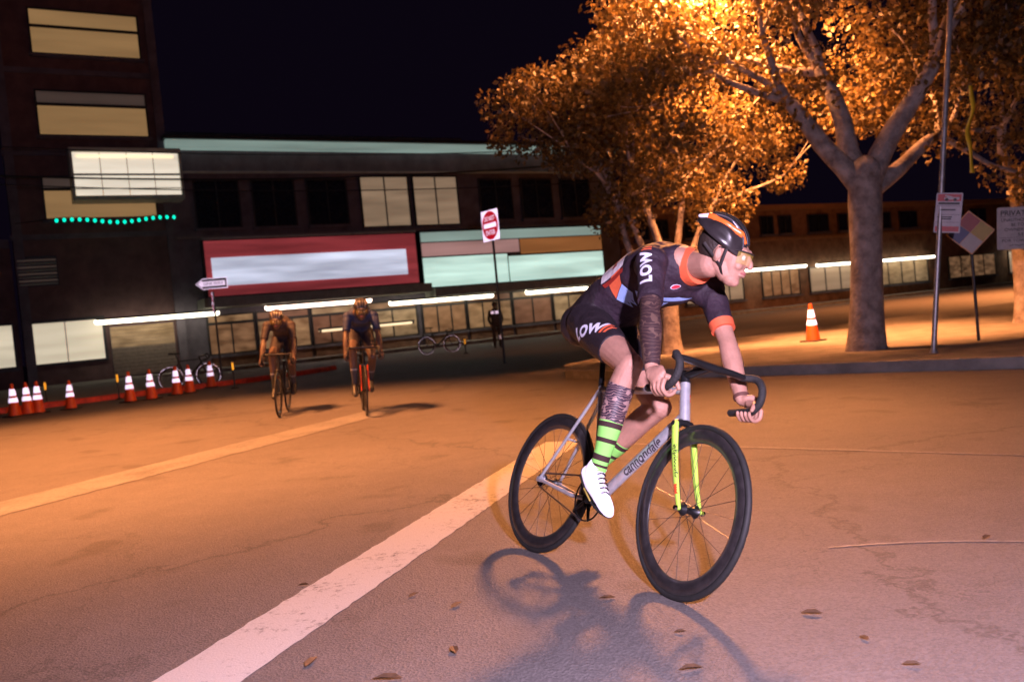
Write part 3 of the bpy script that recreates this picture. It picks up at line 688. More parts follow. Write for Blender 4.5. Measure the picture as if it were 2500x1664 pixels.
# do not enter and one way signs
def dne(label, loc, rot, size, h, group=None):
    t = thing('do_not_enter_sign', label, 'sign', loc=loc, group=group); t.rotation_euler = rot
    s = size; m = plate('', '', '', rrect(s, s, .04 * s)); o = m.build('plate', R_W, t, False); o.location = (0, 0, h)
    m = MB(); m.lathe((0, -.004, 0), (0, -1, 0), [(.0, 0), (s * .47, 0), (s * .47, -.003), (0, -.003)], 36, False); o = m.build('red_disc', R_R, t, False); o.location = (0, 0, h)
    o = sbox(t, 'white_bar', R_W, -s * .37, s * .37, h - s * .075, h + s * .075, y=-.009)
    stext(t, 'DO NOT', s * .22, 0, h + s * .22, R_W, y=-.010, bold=.002, width=s * .6); stext(t, 'ENTER', s * .22, 0, h - s * .24, R_W, y=-.010, bold=.002, width=s * .54)
    m = MB(); m.tube([(0, .04, 0), (0, .04, h + s * .52)], [.03, .03], n=10); m.build('post', DARKM, t)
    for z in (h + s * .4, h - s * .4):
        m = MB(); m.lathe((0, -.012, z), (0, -1, 0), [(0, .004), (.012, .003), (.014, 0)], 10, False); m.build('bolt', DARKM, t)
    return t
dne('white square do not enter sign alone above the street behind the rider', (-.26, 21, .0), (0, math.radians(0), math.radians(-56)), .74, 3.38)
t1 = dne('small do not enter sign turned nearly edge on, under the one way sign', (-8.88, 26, .13), (0, 0, math.radians(-68)), .62, 2.27)
t = thing('one_way_sign', 'white one way arrow sign pointing left above the small do not enter sign', 'sign', loc=(-8.82, 25.9, 2.98)); t.rotation_euler = (0, 0, math.radians(12))
def arrow(w_, h_, k):
    return [(-w_ / 2, 0), (-w_ / 2 + h_ * .62, h_ / 2), (w_ / 2, h_ / 2), (w_ / 2, -h_ / 2), (-w_ / 2 + h_ * .62, -h_ / 2)]
plate('', '', '', arrow(.92, .33, 0)[::1]).build('plate', R_W, t, False)
o = plate('', '', '', arrow(.86, .275, 0)).build('black_field', INK, t, False); o.location.y = -.005
o = plate('', '', '', [(-.40, 0), (-.27, .115), (-.27, .075), (.39, .075), (.39, -.075), (-.27, -.075), (-.27, -.115)]).build('white_arrow', R_W, t, False); o.location.y = -.010
stext(t, 'ONE WAY', .115, .05, 0, INK, y=-.014, bold=.006, width=.56)
m = MB(); m.box((-.06, .005, -.12), (-.03, .08, .12)); m.build('bracket', DARKM, t, False)

# traffic cones
def cone(label, loc, sc=1.0, rz=0, tilt=0):
    t = thing('traffic_cone', label, 'traffic cone', loc=loc, rz=rz, group='traffic cones'); t.scale = (sc, sc, sc); t.rotation_euler = (0, tilt, rz)
    if CONES:
        for ch in CONES[0].children:
            c = ch.copy(); COL.objects.link(c); c.parent = t
    else:
        def r(z): return .135 - .105 * (z - .03) / .68
        m = MB(); m.box((-.18, -.18, 0), (.18, .18, .03)); m.build('base', CONEB, t, False, bevel=.012)
        m = MB(); m.lathe((0, 0, 0), (0, 0, 1), [(r(.03), .03), (r(.3), .3), (r(.71), .71), (r(.71) - .012, .715), (0.0, .70)], 24, False); m.build('body', CONEO, t)
        for z0, z1 in ((.31, .41), (.455, .60)):
            m = MB(); m.lathe((0, 0, 0), (0, 0, 1), [(r(z0) + .003, z0), (r(z1) + .003, z1)], 24, False); m.build('reflective_collar', R_W, t)
    CONES.append(t)
CONES = []
CP = [(-10.88, 18.63, 'first cone from the left edge of the row'), (-10.71, 18.84, 'second cone from the left edge, in the close pair'), (-10.55, 18.97, 'third cone from the left edge, right one of the close pair'),
      (-10.02, 19.34, 'narrow looking cone alone, fourth from the left edge'), (-8.93, 19.91, 'fifth cone from the left edge, after the widest gap'), (-8.56, 20.21, 'sixth cone from the left edge of the row'),
      (-8.31, 21.12, 'seventh cone from the left, beside the leaning bike wheel'), (-8.12, 21.46, 'eighth cone from the left, just right of the bike wheel'), (-8.22, 23.28, 'last cone of the left row, nearest the one way sign')]
for i, (x, y, lb) in enumerate(CP): cone('orange traffic cone, ' + lb, (x, y, 0), .92 if i == 3 else 1.0, random.uniform(0, 3), random.uniform(-.02, .02))
cone('lone orange traffic cone with two white collars right of the rider by the big tree', (5.55, 15.9, .131), .97, .6)
# amber delineators
def deline(label, p, z):
    t = thing('delineator_post', label, 'delineator', loc=(p[0], p[1], 0), group='slim delineator posts')
    m = MB(); m.tube([(0, 0, 0), (0, 0, z + .14)], [.022, .018], n=10); m.build('post', DARKM, t)
    m = MB(); m.lathe((0, 0, 0), (0, 0, 1), [(.026, z - .09), (.026, z + .09)], 12, False); m.build('reflector', R_Y, t)
    m = MB(); m.lathe((0, 0, 0), (0, 0, 1), [(.10, 0), (.09, .025), (.02, .05)], 16, False); m.build('foot', CONEB, t)
for px, py, lb in ((110, 942, 'slim dark post with amber reflector right of the close pair of cones'), (286, 923, 'slim dark post with amber reflector left of the fifth cone'), (568, 893, 'slim dark post with amber reflector right of the last cone'), (1135, 833, 'slim dark post with amber reflector in front of the far parked bicycle')):
    d = ray(px, py); Y = 21.5 if px < 1000 else 30.0; p = CAM_O + d * (Y / d.y); deline(lb, p, p.z)
# dry leaves on the road
LEAFD = mat('dry leaf', (.1, .05, .025), .7, var=.4, scale=30)
LV = ['between the wheels', 'below the front wheel to its left', 'right of the wide white stripe', 'low beside the wide white stripe', 'at the bottom edge under the front wheel', 'right of the front wheel', 'far right near the short curved line', 'at the bottom edge by the stripe', 'lower right in the open road', 'straight below the front wheel', 'on the lower part of the wide white stripe', 'in the middle just right of the stripe', 'in the bottom right corner', 'left of the wide white stripe']
for (px, py, s), lv in zip(((1425, 1190, .05), (1485, 1462, .06), (1115, 1480, .06), (1110, 1590, .06), (1690, 1635, .07), (1980, 1500, .07), (2410, 1315, .06), (950, 1660, .09), (2110, 1560, .04), (1660, 1545, .04), (760, 1620, .07), (1010, 1455, .05), (2225, 1625, .05), (740, 1430, .05)), LV):
    g = gnd(px, py); a = random.uniform(0, 6.28); m = MB(); c, s_ = math.cos(a), math.sin(a)
    loc = [(-.5, 0, .0), (-.2, .22, .12), (.2, .2, .16), (.6, 0, .05), (.2, -.2, .14), (-.2, -.22, .1), (0, 0, .02)]
    m.add([((x * c - y * s_) * s, (x * s_ + y * c) * s, z * s + .006) for x, y, z in loc], [(0, 6, 1), (1, 6, 2), (2, 6, 3), (3, 6, 4), (4, 6, 5), (5, 6, 0)])
    o = m.build('fallen_leaf', LEAFD); o.location = (g.x, g.y, 0); tag(o, 'small dry brown leaf on the asphalt ' + lv, 'leaf', 'dry leaves on the road')

# ================================================================== BICYCLES
TYRE = mat('black tyre rubber', (.018, .017, .017), .7, var=.2, scale=40)
CARBON = mat('dark carbon rim', (.03, .026, .027), .32, var=.3, scale=30, coat=.5)
SPOKE = mat('spoke steel', (.12, .11, .11), .35, .8)
ALLOY = mat('brushed silver alloy', (.6, .6, .63), .34, .5, var=.12, scale=30, rvar=.06)
BLKM = mat('black anodised', (.02, .02, .022), .35, .4)
NEON = mat('neon green paint', (.52, .86, .1), .4, var=.06)
TAPE = mat('black bar tape', (.022, .02, .02), .75, var=.3, scale=60, bump=.3, bscale=120)
CHROME = mat('polished steel', (.7, .7, .72), .15, 1.0)
ORANGED = mat('red orange decal', (.8, .09, .03), .45)
R_TYRE = retro('reflective tyre band', (1, 1, 1), .3, .24)
AX = unit(V(-.2756, 0, .9613)); PIV = V(.835, 0, .679); BB = V(.395, 0, .295)
def steerer(ang):
    c, s = math.cos(ang), math.sin(ang)
    def fn(p):
        v = p - PIV; return PIV + v * c + np.cross(AX, v) * s + AX * (AX @ v) * (1 - c)
    return fn
def bike_matrix(x, y, hd, lean):
    fw = Vector((math.cos(hd), math.sin(hd), 0)); lf = Vector((-fw.y, fw.x, 0)); up = Vector((0, 0, 1))
    u2 = up * math.cos(lean) + lf * math.sin(lean); l2 = lf * math.cos(lean) - up * math.sin(lean)
    return Matrix(((fw.x, l2.x, u2.x, x), (fw.y, l2.y, u2.y, y), (fw.z, l2.z, u2.z, 0), (0, 0, 0, 1)))
CRANK = math.radians(-5)
def pedal_pos(side, ang=None):
    a = CRANK if ang is None else ang
    s = 1 if side < 0 else -1
    return BB + V(math.cos(a) * .165 * s, side * .125, math.sin(a) * .165 * s)
def bicycle(label, M, steer=0.0, frame=ALLOY, blade=NEON, hero=False, group=None, band=False):
    t = thing('bicycle', label, 'bicycle', M=M, group=group)
    S = steerer(steer); Id = lambda p: p
    def wheel(c, fn, n=72):
        m = MB(); m.lathe(c, (0, 1, 0), [(.258, 0), (.262, .006), (.282, .0115), (.309, .0105), (.313, .008), (.313, -.008), (.309, -.0105), (.282, -.0115), (.262, -.006)], n); m.xf(fn)
        wh = m.build('wheel', CARBON, t)
        m = MB(); m.lathe(c, (0, 1, 0), [(.323 + .0125 * math.cos(a), .0125 * math.sin(a)) for a in np.linspace(0, 2 * math.pi, 10, endpoint=False)], n); m.xf(fn); m.build('tyre', TYRE, wh)
        m = MB(); m.tube([c + V(0, -.045, 0), c + V(0, -.03, 0), c + V(0, -.012, 0), c + V(0, .012, 0), c + V(0, .03, 0), c + V(0, .045, 0)], [.012, .026, .014, .014, .026, .012], side=(1, 0, 0), n=16, cap='flat'); m.xf(fn); m.build('hub', BLKM, wh)
        m = MB()
        for i in range(24):
            a = 2 * math.pi * i / 24; b_ = a + (.55 if i % 4 < 2 else -.55); y = .03 if i % 2 else -.03
            m.tube([c + V(math.cos(b_) * .022, y, math.sin(b_) * .022), c + V(math.cos(a) * .26, 0, math.sin(a) * .26)], [.0012, .0012], n=5, cap='flat')
        m.xf(fn); m.build('spokes', SPOKE, wh)
        if band:
            for s in (-1, 1):
                for k in range(10):
                    m = MB(); nn = 6; v = []; f = []
                    for i in range(nn + 1):
                        a = 2 * math.pi * (k + .08 + .84 * i / nn) / 10
                        for r in (.312, .322): v.append(c + V(math.cos(a) * r, s * .0135, math.sin(a) * r))
                        if i: f.append((2 * i - 2, 2 * i - 1, 2 * i + 1, 2 * i))
                    m.add(v, f); m.xf(fn); m.build('reflective_band', R_TYRE, wh, False)
        return wh
    RH = V(0, 0, .335); FH = V(.97, 0, .335); HB = PIV; HT = PIV + AX * .155; ST = V(.240, 0, .80)
    wheel(RH, Id); wheel(FH, S)
    m = MB()
    m.tube([BB, HB + AX * .02], [(.019, .027), (.018, .025)], n=16); m.tube([ST - V(0, 0, .01), HT - AX * .025], [.016, .016], n=14)
    m.tube([BB, ST], [.0165, .0165], n=14); m.tube([HB - AX * .004, HT + AX * .004], [.022, .021], n=18, cap='flat')
    for s in (-1, 1):
        m.tube([RH + V(0, s * .058, 0), ST + V(.005, s * .018, -.02)], [.0075, .0085], n=10)
        m.tube([RH + V(0, s * .058, 0), BB + V(-.15, s * .03, 0), BB], [.0085, .011, .013], n=10)
        m.obox(RH + V(.0, s * .056, 0), (.022, 0, 0), (0, .004, 0), (0, 0, .012))
    m.tube([RH * .55 + ST * .45 + V(0, -.032, 0), RH * .55 + ST * .45 + V(0, .032, 0)], [.006, .006], n=8)
    m.tube([BB + V(0, -.036, 0), BB + V(0, .036, 0)], [.021, .021], n=14, cap='flat')
    fr = m.build('frame', frame, t)
    if hero:
        # markings on the frame
        bv = bvh_of(fr); dd = unit(HB - BB)
        mid = BB + (HB - BB) * .56; o = decal('lettering', text_mesh('cannondale', .052, .02, .15), tuple(mid + V(0, -.1, 0)), tuple(dd), tuple(np.cross(V(0, -1, 0), dd)), bv, mat('dark decal', (.05, .04, .05), .4), fr, .0012, .008)
        o = decal('lettering', text_mesh('cannondale', .024, .01), tuple(BB + (ST - BB) * .66 + V(-.0, -.1, 0)), tuple(unit(ST - BB)), tuple(np.cross(V(0, -1, 0), unit(ST - BB))), bv, mat('gold decal', (.6, .4, .2), .4), fr, .0012, .008)
        for k in (0, .02):
            pc = HB + AX * (.088 - 0) + V(.0, -.1, 0); decal('stripe_decal', poly_mesh([(-.02, -.014 + k), (.02, .004 + k), (.02, .018 + k), (-.02, .0 + k)]), tuple(pc), tuple(np.cross(AX, V(0, 1, 0)) * -1 * -1), tuple(AX), bv, ORANGED, fr, .0012, .01)
    # fork
    cr = MB(); cr.tube([PIV + V(0, -.045, -.012) - AX * .01, PIV - AX * .006, PIV + V(0, .045, -.012) - AX * .01], [(.016, .018)] * 3, side=(0, 0, 1), n=12); cr.xf(S); fk = cr.build('fork', BLKM, t)
    for s in (-1, 1):
        m = MB(); top = PIV + V(0, s * .046, 0) - AX * .02; pts = [top + (FH + V(0, s * .05, 0) - top) * k + V(-.012 * math.sin(math.pi * k), 0, 0) for k in (0, .35, .7, 1)]
        m.tube(pts, [(.0115, .018), (.0105, .0165), (.009, .013), (.0075, .010)], side=(0, 1, 0), n=12, sub=3); m.xf(S); bl = m.build('fork_blade', blade, fk)
        m = MB(); m.tube([FH + V(0, s * .062, 0), FH + V(0, s * .072, 0)], [.011, .009], side=(1, 0, 0), n=6, cap='flat'); m.xf(S); m.build('axle_nut', CHROME, fk)
        if hero:
            a, c = pts[0], pts[-1]; d = unit(S(c) - S(a)); md = S(a + (c - a) * .46); out = unit(S(PIV + V(0, -1, 0)) - S(PIV)); 
            dirs = [out] if s < 0 else [unit(out * .25 + V(.9, 0, .0))]
            if s < 0:
                bb_ = bvh_of(bl); decal('lettering', text_mesh('cannondale', .030, .016, .1), tuple(md + out * .1), tuple(-d), tuple(np.cross(out, -d)), bb_, BLKM, fk, .001, .006)
                decal('label_patch', poly_mesh([(-.02, -.012), (.02, -.012), (.02, .012), (-.02, .012)]), tuple(S(a + (c - a) * .78) + out * .1), tuple(-d), tuple(np.cross(out, -d)), bb_, ORANGED, fk, .0012, .01)
    # cockpit
    bc = HT + AX * .035; SB = bc + V(.15, 0, .035)
    m = MB(); m.tube([HT + AX * .004, HT + AX * .055], [.021, .019], n=14, cap='flat'); m.tube([bc + V(-.01, 0, 0), SB], [.017, .017], n=12); m.xf(S); sm = m.build('stem', BLKM, t)
    m = MB(); m.obox(bc + V(.085, 0, .042), (.036, 0, .008), (0, .010, 0), (0, 0, .002)); m.xf(S); m.build('stem_badge', mat('white badge', (.8, .8, .82), .3), sm, False)
    m = MB(); m.tube([SB + V(0, -.17, 0), SB + V(.004, -.1, .002), SB, SB + V(.004, .1, .002), SB + V(0, .17, 0)], [(.013, .021), (.013, .022), (.0165, .0165), (.013, .022), (.013, .021)], side=(0, 0, 1), n=14, sub=3); m.xf(S); hb = m.build('handlebar', BLKM, t)
    for s in (-1, 1):
        P = [SB + V(0, s * .165, 0), SB + V(.045, s * .2, .0), SB + V(.083, s * .203, -.04), SB + V(.078, s * .205, -.095), SB + V(.035, s * .206, -.127), SB + V(-.05, s * .207, -.133), SB + V(-.085, s * .207, -.135)]
        m = MB(); m.tube(P, [.0155] * 7, side=(0, 1, 0), n=12, sub=5); m.xf(S); m.build('drop', TAPE, hb)
    GR = S(SB + V(.01, 0, -.131))
    # saddle
    m = MB(); m.tube([ST - V(0, 0, .02), BB + (ST - BB) * 1.37], [.0135, .0135], n=12); m.build('seat_post', BLKM, t)
    sc = V(.14, 0, 1.0); m = MB(); m.tube([sc + V(-.12, 0, .02), sc + V(-.06, 0, .012), sc + V(.04, 0, .006), sc + V(.15, 0, .004)], [(.062, .02), (.07, .024), (.034, .022), (.018, .016)], side=(0, 1, 0), n=16, sub=3); m.build('saddle', TAPE, t)
    # drive side
    m = MB(); m.lathe(BB + V(0, -.046, 0), (0, 1, 0), [(.092, .002), (.098, .002), (.098, -.002), (.092, -.002)], 48); m.lathe(BB + V(0, -.046, 0), (0, 1, 0), [(.025, .003), (.04, .003), (.04, -.003), (.025, -.003)], 24)
    for i in range(5): a = i * 2 * math.pi / 5; m.tube([BB + V(math.cos(a) * .03, -.046, math.sin(a) * .03), BB + V(math.cos(a) * .094, -.046, math.sin(a) * .094)], [.009, .006], n=6)
    m.build('chainring', BLKM, t)
    m = MB(); m.lathe(RH + V(0, -.046, 0), (0, 1, 0), [(.012, .002), (.032, .002), (.032, -.002), (.012, -.002)], 24); m.build('sprocket', CHROME, t)
    m = MB(); R1, R2 = .098, .032; al = math.asin((R1 - R2) / .397)
    for s in (-1, 1):
        m.tube([BB + V(-math.sin(al) * R1, -.046, s * math.cos(al) * R1), RH + V(-math.sin(al) * R2, -.046, s * math.cos(al) * R2)], [(.0035, .0045)] * 2, n=6)
    m.build('chain', SPOKE, t)
    for s in (-1, 1):
        pp = pedal_pos(s); m = MB(); m.tube([BB + V(0, s * .062, 0), pp - V(0, s * .055, 0)], [(.008, .016), (.007, .012)], n=10); m.tube([BB + V(0, s * .03, 0), BB + V(0, s * .07, 0)], [.014, .014], n=10, cap='flat'); m.build('crank', BLKM, t)
        m = MB(); m.tube([pp - V(0, s * .06, 0), pp + V(0, s * .03, 0)], [.007, .007], n=8); m.obox(pp, (.042, 0, 0), (0, .03, 0), (0, 0, .008)); m.build('pedal', BLKM, t, False)
    return t, S(SB + V(.012, -.206, -.131)), S(SB + V(.012, .206, -.131))

# ================================================================== PEOPLE
SKIN = mat('pale skin', (.5, .26, .19), .48, var=.12, scale=18, sss=.04, bump=.25, bscale=240, rvar=.12)
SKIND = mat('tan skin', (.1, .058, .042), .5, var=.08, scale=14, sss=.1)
JERSEY = mat('black purple jersey knit', (.032, .017, .03), .7, var=.25, scale=14, bump=1.0, bscale=15)
SHORTS = mat('black lycra', (.02, .013, .018), .6, var=.2, scale=12, bump=.7, bscale=15)
ORG = mat('orange fabric', (.85, .15, .06), .65, var=.1, scale=20, bump=.2, bscale=200)
LBLUE = mat('light blue fabric', (.36, .52, .95), .65, var=.08, scale=20)
PRINTW = mat('white print', (.75, .76, .9), .6, var=.04)
PAPER = mat('race number paper', (.7, .66, .68), .8, var=.08, scale=9, bump=.8, bscale=16)
REDP = mat('dark red print', (.35, .03, .02), .6)
SHOEW = retro('white reflective shoe', (.9, .9, 1), .12, .4)
SOLE = mat('black shoe sole', (.02, .018, .018), .5)
SOLEY = mat('yellow sole edge', (.6, .45, .1), .5)
HELM = mat('black helmet shell', (.03, .024, .026), .28, var=.3, scale=9, coat=.6)
HELO = mat('orange helmet rib', (.95, .17, .03), .35, var=.05)
STRAP = mat('black webbing', (.025, .018, .018), .7)
LENS = None
def lensmat():
    m = bpy.data.materials.new('yellow glasses lens'); m.use_nodes = True; t = m.node_tree; p = t.nodes['Principled BSDF']
    p.inputs['Base Color'].default_value = (.75, .55, .12, 1); p.inputs['Roughness'].default_value = .08; p.inputs['Alpha'].default_value = .25
    n = t.nodes.new('ShaderNodeTexNoise'); mr = t.nodes.new('ShaderNodeMapRange'); mr.inputs['To Min'].default_value = .04; mr.inputs['To Max'].default_value = .12
    t.links.new(n.outputs['Fac'], mr.inputs['Value']); t.links.new(mr.outputs['Result'], p.inputs['Roughness']); return m
LENS = lensmat()
def sockmat(name, c1, c2, bands):
    m = bpy.data.materials.new(name); m.use_nodes = True; t = m.node_tree; L = t.links; p = t.nodes['Principled BSDF']
    a = t.nodes.new('ShaderNodeAttribute'); a.attribute_name = 't'; r = t.nodes.new('ShaderNodeValToRGB'); r.color_ramp.interpolation = 'CONSTANT'
    e = r.color_ramp.elements; e[0].color = (*c1, 1); e[0].position = 0; e.remove(e[1])
    for i, (pos, k) in enumerate(bands): q = e.new(pos); q.color = (*(c2 if k else c1), 1)
    L.new(a.outputs['Fac'], r.inputs['Fac']); L.new(r.outputs[0], p.inputs['Base Color']); p.inputs['Roughness'].default_value = .8
    n = t.nodes.new('ShaderNodeTexWave'); n.inputs['Scale'].default_value = 120; b = t.nodes.new('ShaderNodeBump'); b.inputs['Strength'].default_value = .3; b.inputs['Distance'].default_value = .002
    tc = t.nodes.new('ShaderNodeTexCoord'); L.new(tc.outputs['Object'], n.inputs['Vector']); L.new(n.outputs['Fac'], b.inputs['Height']); L.new(b.outputs['Normal'], p.inputs['Normal']); return m
SOCK = sockmat('striped neon sock', (.32, .86, .17), (.05, .02, .02), [(.05, 1), (.17, 0), (.36, 1), (.43, 0), (.66, 1), (.78, 0), (.85, 1), (.9, 0)])
SOCKB = sockmat('plain dark sock', (.05, .05, .06), (.3, .3, .32), [(.1, 1), (.2, 0)])
def tattoo(name, skin, ink, scale, thr):
    m = bpy.data.materials.new(name); m.use_nodes = True; t = m.node_tree; L = t.links; p = t.nodes['Principled BSDF']
    tc = t.nodes.new('ShaderNodeTexCoord')
    v = t.nodes.new('ShaderNodeTexVoronoi'); v.inputs['Scale'].default_value = scale; L.new(tc.outputs['Object'], v.inputs['Vector']); sv = t.nodes.new('ShaderNodeSeparateColor'); L.new(v.outputs['Color'], sv.inputs[0])
    w_ = t.nodes.new('ShaderNodeTexWave'); w_.wave_type = 'RINGS'; w_.inputs['Scale'].default_value = scale * .45; w_.inputs['Distortion'].default_value = 9; L.new(tc.outputs['Object'], w_.inputs['Vector'])
    r1 = t.nodes.new('ShaderNodeMath'); r1.operation = 'LESS_THAN'; r1.inputs[1].default_value = thr; L.new(sv.outputs[0], r1.inputs[0])
    r2 = t.nodes.new('ShaderNodeMath'); r2.operation = 'GREATER_THAN'; r2.inputs[1].default_value = .93; L.new(w_.outputs['Fac'], r2.inputs[0])
    mx = t.nodes.new('ShaderNodeMath'); mx.operation = 'MAXIMUM'; L.new(r1.outputs[0], mx.inputs[0]); L.new(r2.outputs[0], mx.inputs[1])
    c = t.nodes.new('ShaderNodeMix'); c.data_type = 'RGBA'; c.inputs['A'].default_value = (*ink, 1); c.inputs['B'].default_value = (*skin, 1); L.new(mx.outputs[0], c.inputs['Factor'])
    L.new(c.outputs['Result'], p.inputs['Base Color']); p.inputs['Roughness'].default_value = .5; return m
TATL = tattoo('leg tattoo ink', (.40, .25, .23), (.05, .028, .045), 60, .17)
TATA = tattoo('arm tattoo ink', (.13, .075, .06), (.05, .026, .028), 45, .2)

HP = 25
def ik(a, b, l1, l2, pole):
    a = V(*a); b = V(*b); d = b - a; L_ = min(np.linalg.norm(d), (l1 + l2) * .999); u_ = unit(d)
    x = (l1 * l1 - l2 * l2 + L_ * L_) / (2 * L_); h = math.sqrt(max(l1 * l1 - x * x, 0)); p = V(*pole); p = unit(p - u_ * (p @ u_)); return a + u_ * x + p * h
def rider(label, M, hands, head_f=None, head_u=None, hero=False, skin=SKIN, jersey=JERSEY, shorts=SHORTS, helm=HELM, stripe=HELO, shoe=SHOEW, sock=SOCK, group=None):
    t = thing('person', label, 'person', M=M, group=group)
    hf = unit(head_f if head_f is not None else V(.97, 0, -.2)); hu = V(*(head_u if head_u is not None else (.2, 0, .97))); hu = unit(hu - hf * (hu @ hf)); hl = np.cross(hu, hf)
    b = MB(); J = MB(); SH = MB()
    # torso
    tor = [(.09, 0, 1.125), (.17, 0, 1.205), (.29, 0, 1.275), (.43, 0, 1.325), (.555, 0, 1.338), (.64, 0, 1.36)]
    rad = [(.160, .118), (.158, .122), (.148, .122), (.162, .14), (.172, .135), (.125, .085)]
    b.tube(tor, [(a * .96, c * .95) for a, c in rad], n=24, sub=4)
    J.tube(tor[1:5] + [(.61, 0, 1.352)], rad[1:5] + [(.145, .1)], n=28, sub=4)
    SH.tube([(.08, 0, 1.115), (.14, 0, 1.175), (.205, 0, 1.235)], [(.166, .12), (.163, .119), (.157, .114)], n=28, sub=3, cap='round')
    HC = V(.855, 0, 1.385)
    b.tube([(.62, 0, 1.365), HC + hf * -.045 + hu * -.05], [.068, .058], n=18, sub=3)
    # head
    b.ell(HC + hu * .03 - hf * .012, (hf * .098, hl * .077, hu * .088), 24)
    b.tube([HC + hu * .02 + hf * .045, HC - hu * .03 + hf * .05, HC - hu * .085 + hf * .052], [(.062, .052), (.055, .05), (.036, .036)], side=tuple(hl), n=18, sub=3)
    b.ell(HC - hu * .098 + hf * .066, (hf * .026, hl * .026, hu * .022), 14)
    b.tube([HC - hu * .035 - hf * .01, HC - hu * .075 + hf * .025], [(.064, .05), (.05, .035)], side=tuple(hl), n=14)
    b.tube([HC + hu * .018 + hf * .092, HC - hu * .012 + hf * .112, HC - hu * .026 + hf * .116], [(.010, .010), (.012, .012), (.016, .012)], side=tuple(hl), n=10, sub=2)
    b.tube([HC + hu * .028 + hf * .085 + hl * .04, HC + hu * .03 + hf * .096, HC + hu * .028 + hf * .085 - hl * .04], [.012, .012, .012], n=8)
    for z, r in ((-.052, .0085), (-.066, .0095)): b.tube([HC + hu * (z) + hf * .088 - hl * .022, HC + hu * z + hf * .0985, HC + hu * z + hf * .088 + hl * .022], [r * .6, r, r * .6], n=8, sub=2)
    for s in (-1, 1):
        e = HC + hl * s * .078 - hf * .012 - hu * .008; b.ell(e, (hf * .02 + hl * s * .006, hl * .010, hu * .033), 12)
        b.ell(e + hl * s * .008 - hu * .0, (hf * .012, hl * .008, hu * .024), 10)
        b.ell(HC + hl * s * .034 + hf * .072 - hu * .03, (hf * .022, hl * .024, hu * .022), 12)
    # arms
    hands_out = []
    for s, G, el in ((-1, hands[0], (.735, -.235, 1.075)), (1, hands[1], (.77, .225, 1.10))):
        shd = V(.615, s * .172, 1.318); G = V(*G)
        wr = G + V(-.06, s * .022, .055); elb = ik(shd, wr, .285, .255, V(-.25, s * 1, -.1) if not hero else V(.25, s * .9, .0))
        b.tube([shd, shd + (elb - shd) * .35, shd + (elb - shd) * .8, elb], [.055, .05, .04, .038], n=16, sub=3)
        b.tube([elb, elb + (wr - elb) * .3, elb + (wr - elb) * .75, wr], [.038, .043, .033, (.030, .024)], side=(0, 1, 0), n=16, sub=3)
        b.ell(shd + V(0, 0, -.005), (V(.066, 0, 0), V(0, .066, 0), V(0, 0, .066)), 16)
        # sleeve
        dv = unit(elb - shd); hem = shd + dv * .215
        J.ell(shd + V(0, 0, -.003), (V(.07, 0, 0), V(0, .07, 0), V(0, 0, .07)), 18)
        J.tube([shd - V(.05, s * .03, 0), shd + dv * .06, shd + dv * .13, shd + dv * .19], [.07, .062, .056, .0535], n=20, sub=3, cap='flat')
        m = MB(); m.tube([shd + dv * .186, shd + dv * .225], [.0545, .0525], n=24, cap='flat'); m.build('sleeve_cuff', ORG if (hero and s > 0) else jersey, t)
        # hand: palm, four fingers wrapped round the drop, thumb over the top
        knu = [G + V(.039 - .0208 * i, s * (.036 + (.002 if i in (1, 2) else -.001)), .017) for i in range(4)]
        pm = (knu[1] + knu[2]) / 2
        b.tube([wr, wr * .45 + pm * .55 + V(0, s * .004, .012), pm + V(0, 0, .006)], [(.026, .022), (.040, .021), (.040, .017)], side=(1, 0, 0), n=14, sub=3)
        def rp(i, ang, r): a = math.radians(ang); return G + V(.039 - .0208 * i, s * r * math.cos(a), r * math.sin(a))
        for i in range(4):
            q = 1.0 if i in (1, 2) else (.95 if i == 0 else .85)
            b.tube([knu[i], rp(i, -22, .041 * q), rp(i, -80, .033), rp(i, -135, .028), rp(i, -165, .027)], [.0100, .0093, .0086, .008, .007], side=(1, 0, 0), n=10, sub=3)
        b.tube([wr * .5 + pm * .5 + V(.012, -s * .012, .004), G + V(.03, s * .004, .034), G + V(.048, -s * .018, .022), G + V(.054, -s * .03, .002)], [.0165, .0125, .0105, .0085], side=(0, 0, 1), n=10, sub=3)
        hands_out.append((shd, elb, wr))
        if hero and s < 0:
            m = MB(); m.tube([shd + (elb - shd) * .76, elb, elb + (wr - elb) * .3, elb + (wr - elb) * .75, elb + (wr - elb) * .93], [.0432, .0408, .0452, .0355, .0312], n=24, sub=5, cap='open'); m.build('arm_tattoo', TATA, t)
        if hero and s > 0:
            m = MB(); c = elb + (wr - elb) * .95; d = unit(wr - elb); m.tube([c - d * .007, c + d * .007], [.033, .033], n=18, cap='flat'); m.build('wrist_band', mat('brown wrist band', (.12, .05, .04), .6), t)
    # legs
    legs = []
    for s in (-1, 1):
        pd = pedal_pos(s); pt = math.radians(33 if s < 0 else 30); fd = V(math.cos(pt), 0, -math.sin(pt)); fn = V(math.sin(pt), 0, math.cos(pt))
        ball = V(pd[0], s * .118, pd[2]) + fn * .032; ank = ball - fd * .125 + fn * .065
        hip = V(.135, s * .088, 1.09); kn = ik(hip, ank, .49, .445, V(1, s * .05, .35)); kn = kn + V(0, s * .012, 0)
        b.tube([hip, hip + (kn - hip) * .35, hip + (kn - hip) * .75, kn], [.092, .086, .066, .056], n=18, sub=4)
        b.ell(kn + unit(kn - (hip + ank) / 2) * .012, (V(.05, 0, 0), V(0, .05, 0), V(0, 0, .052)), 14)
        back = V(-1, 0, .2); d = ank - kn
        b.tube([kn, kn + d * .28 + back * .016, kn + d * .5 + back * .012, kn + d * .78, ank], [.054, .0565, .052, .037, .034], n=18, sub=4)
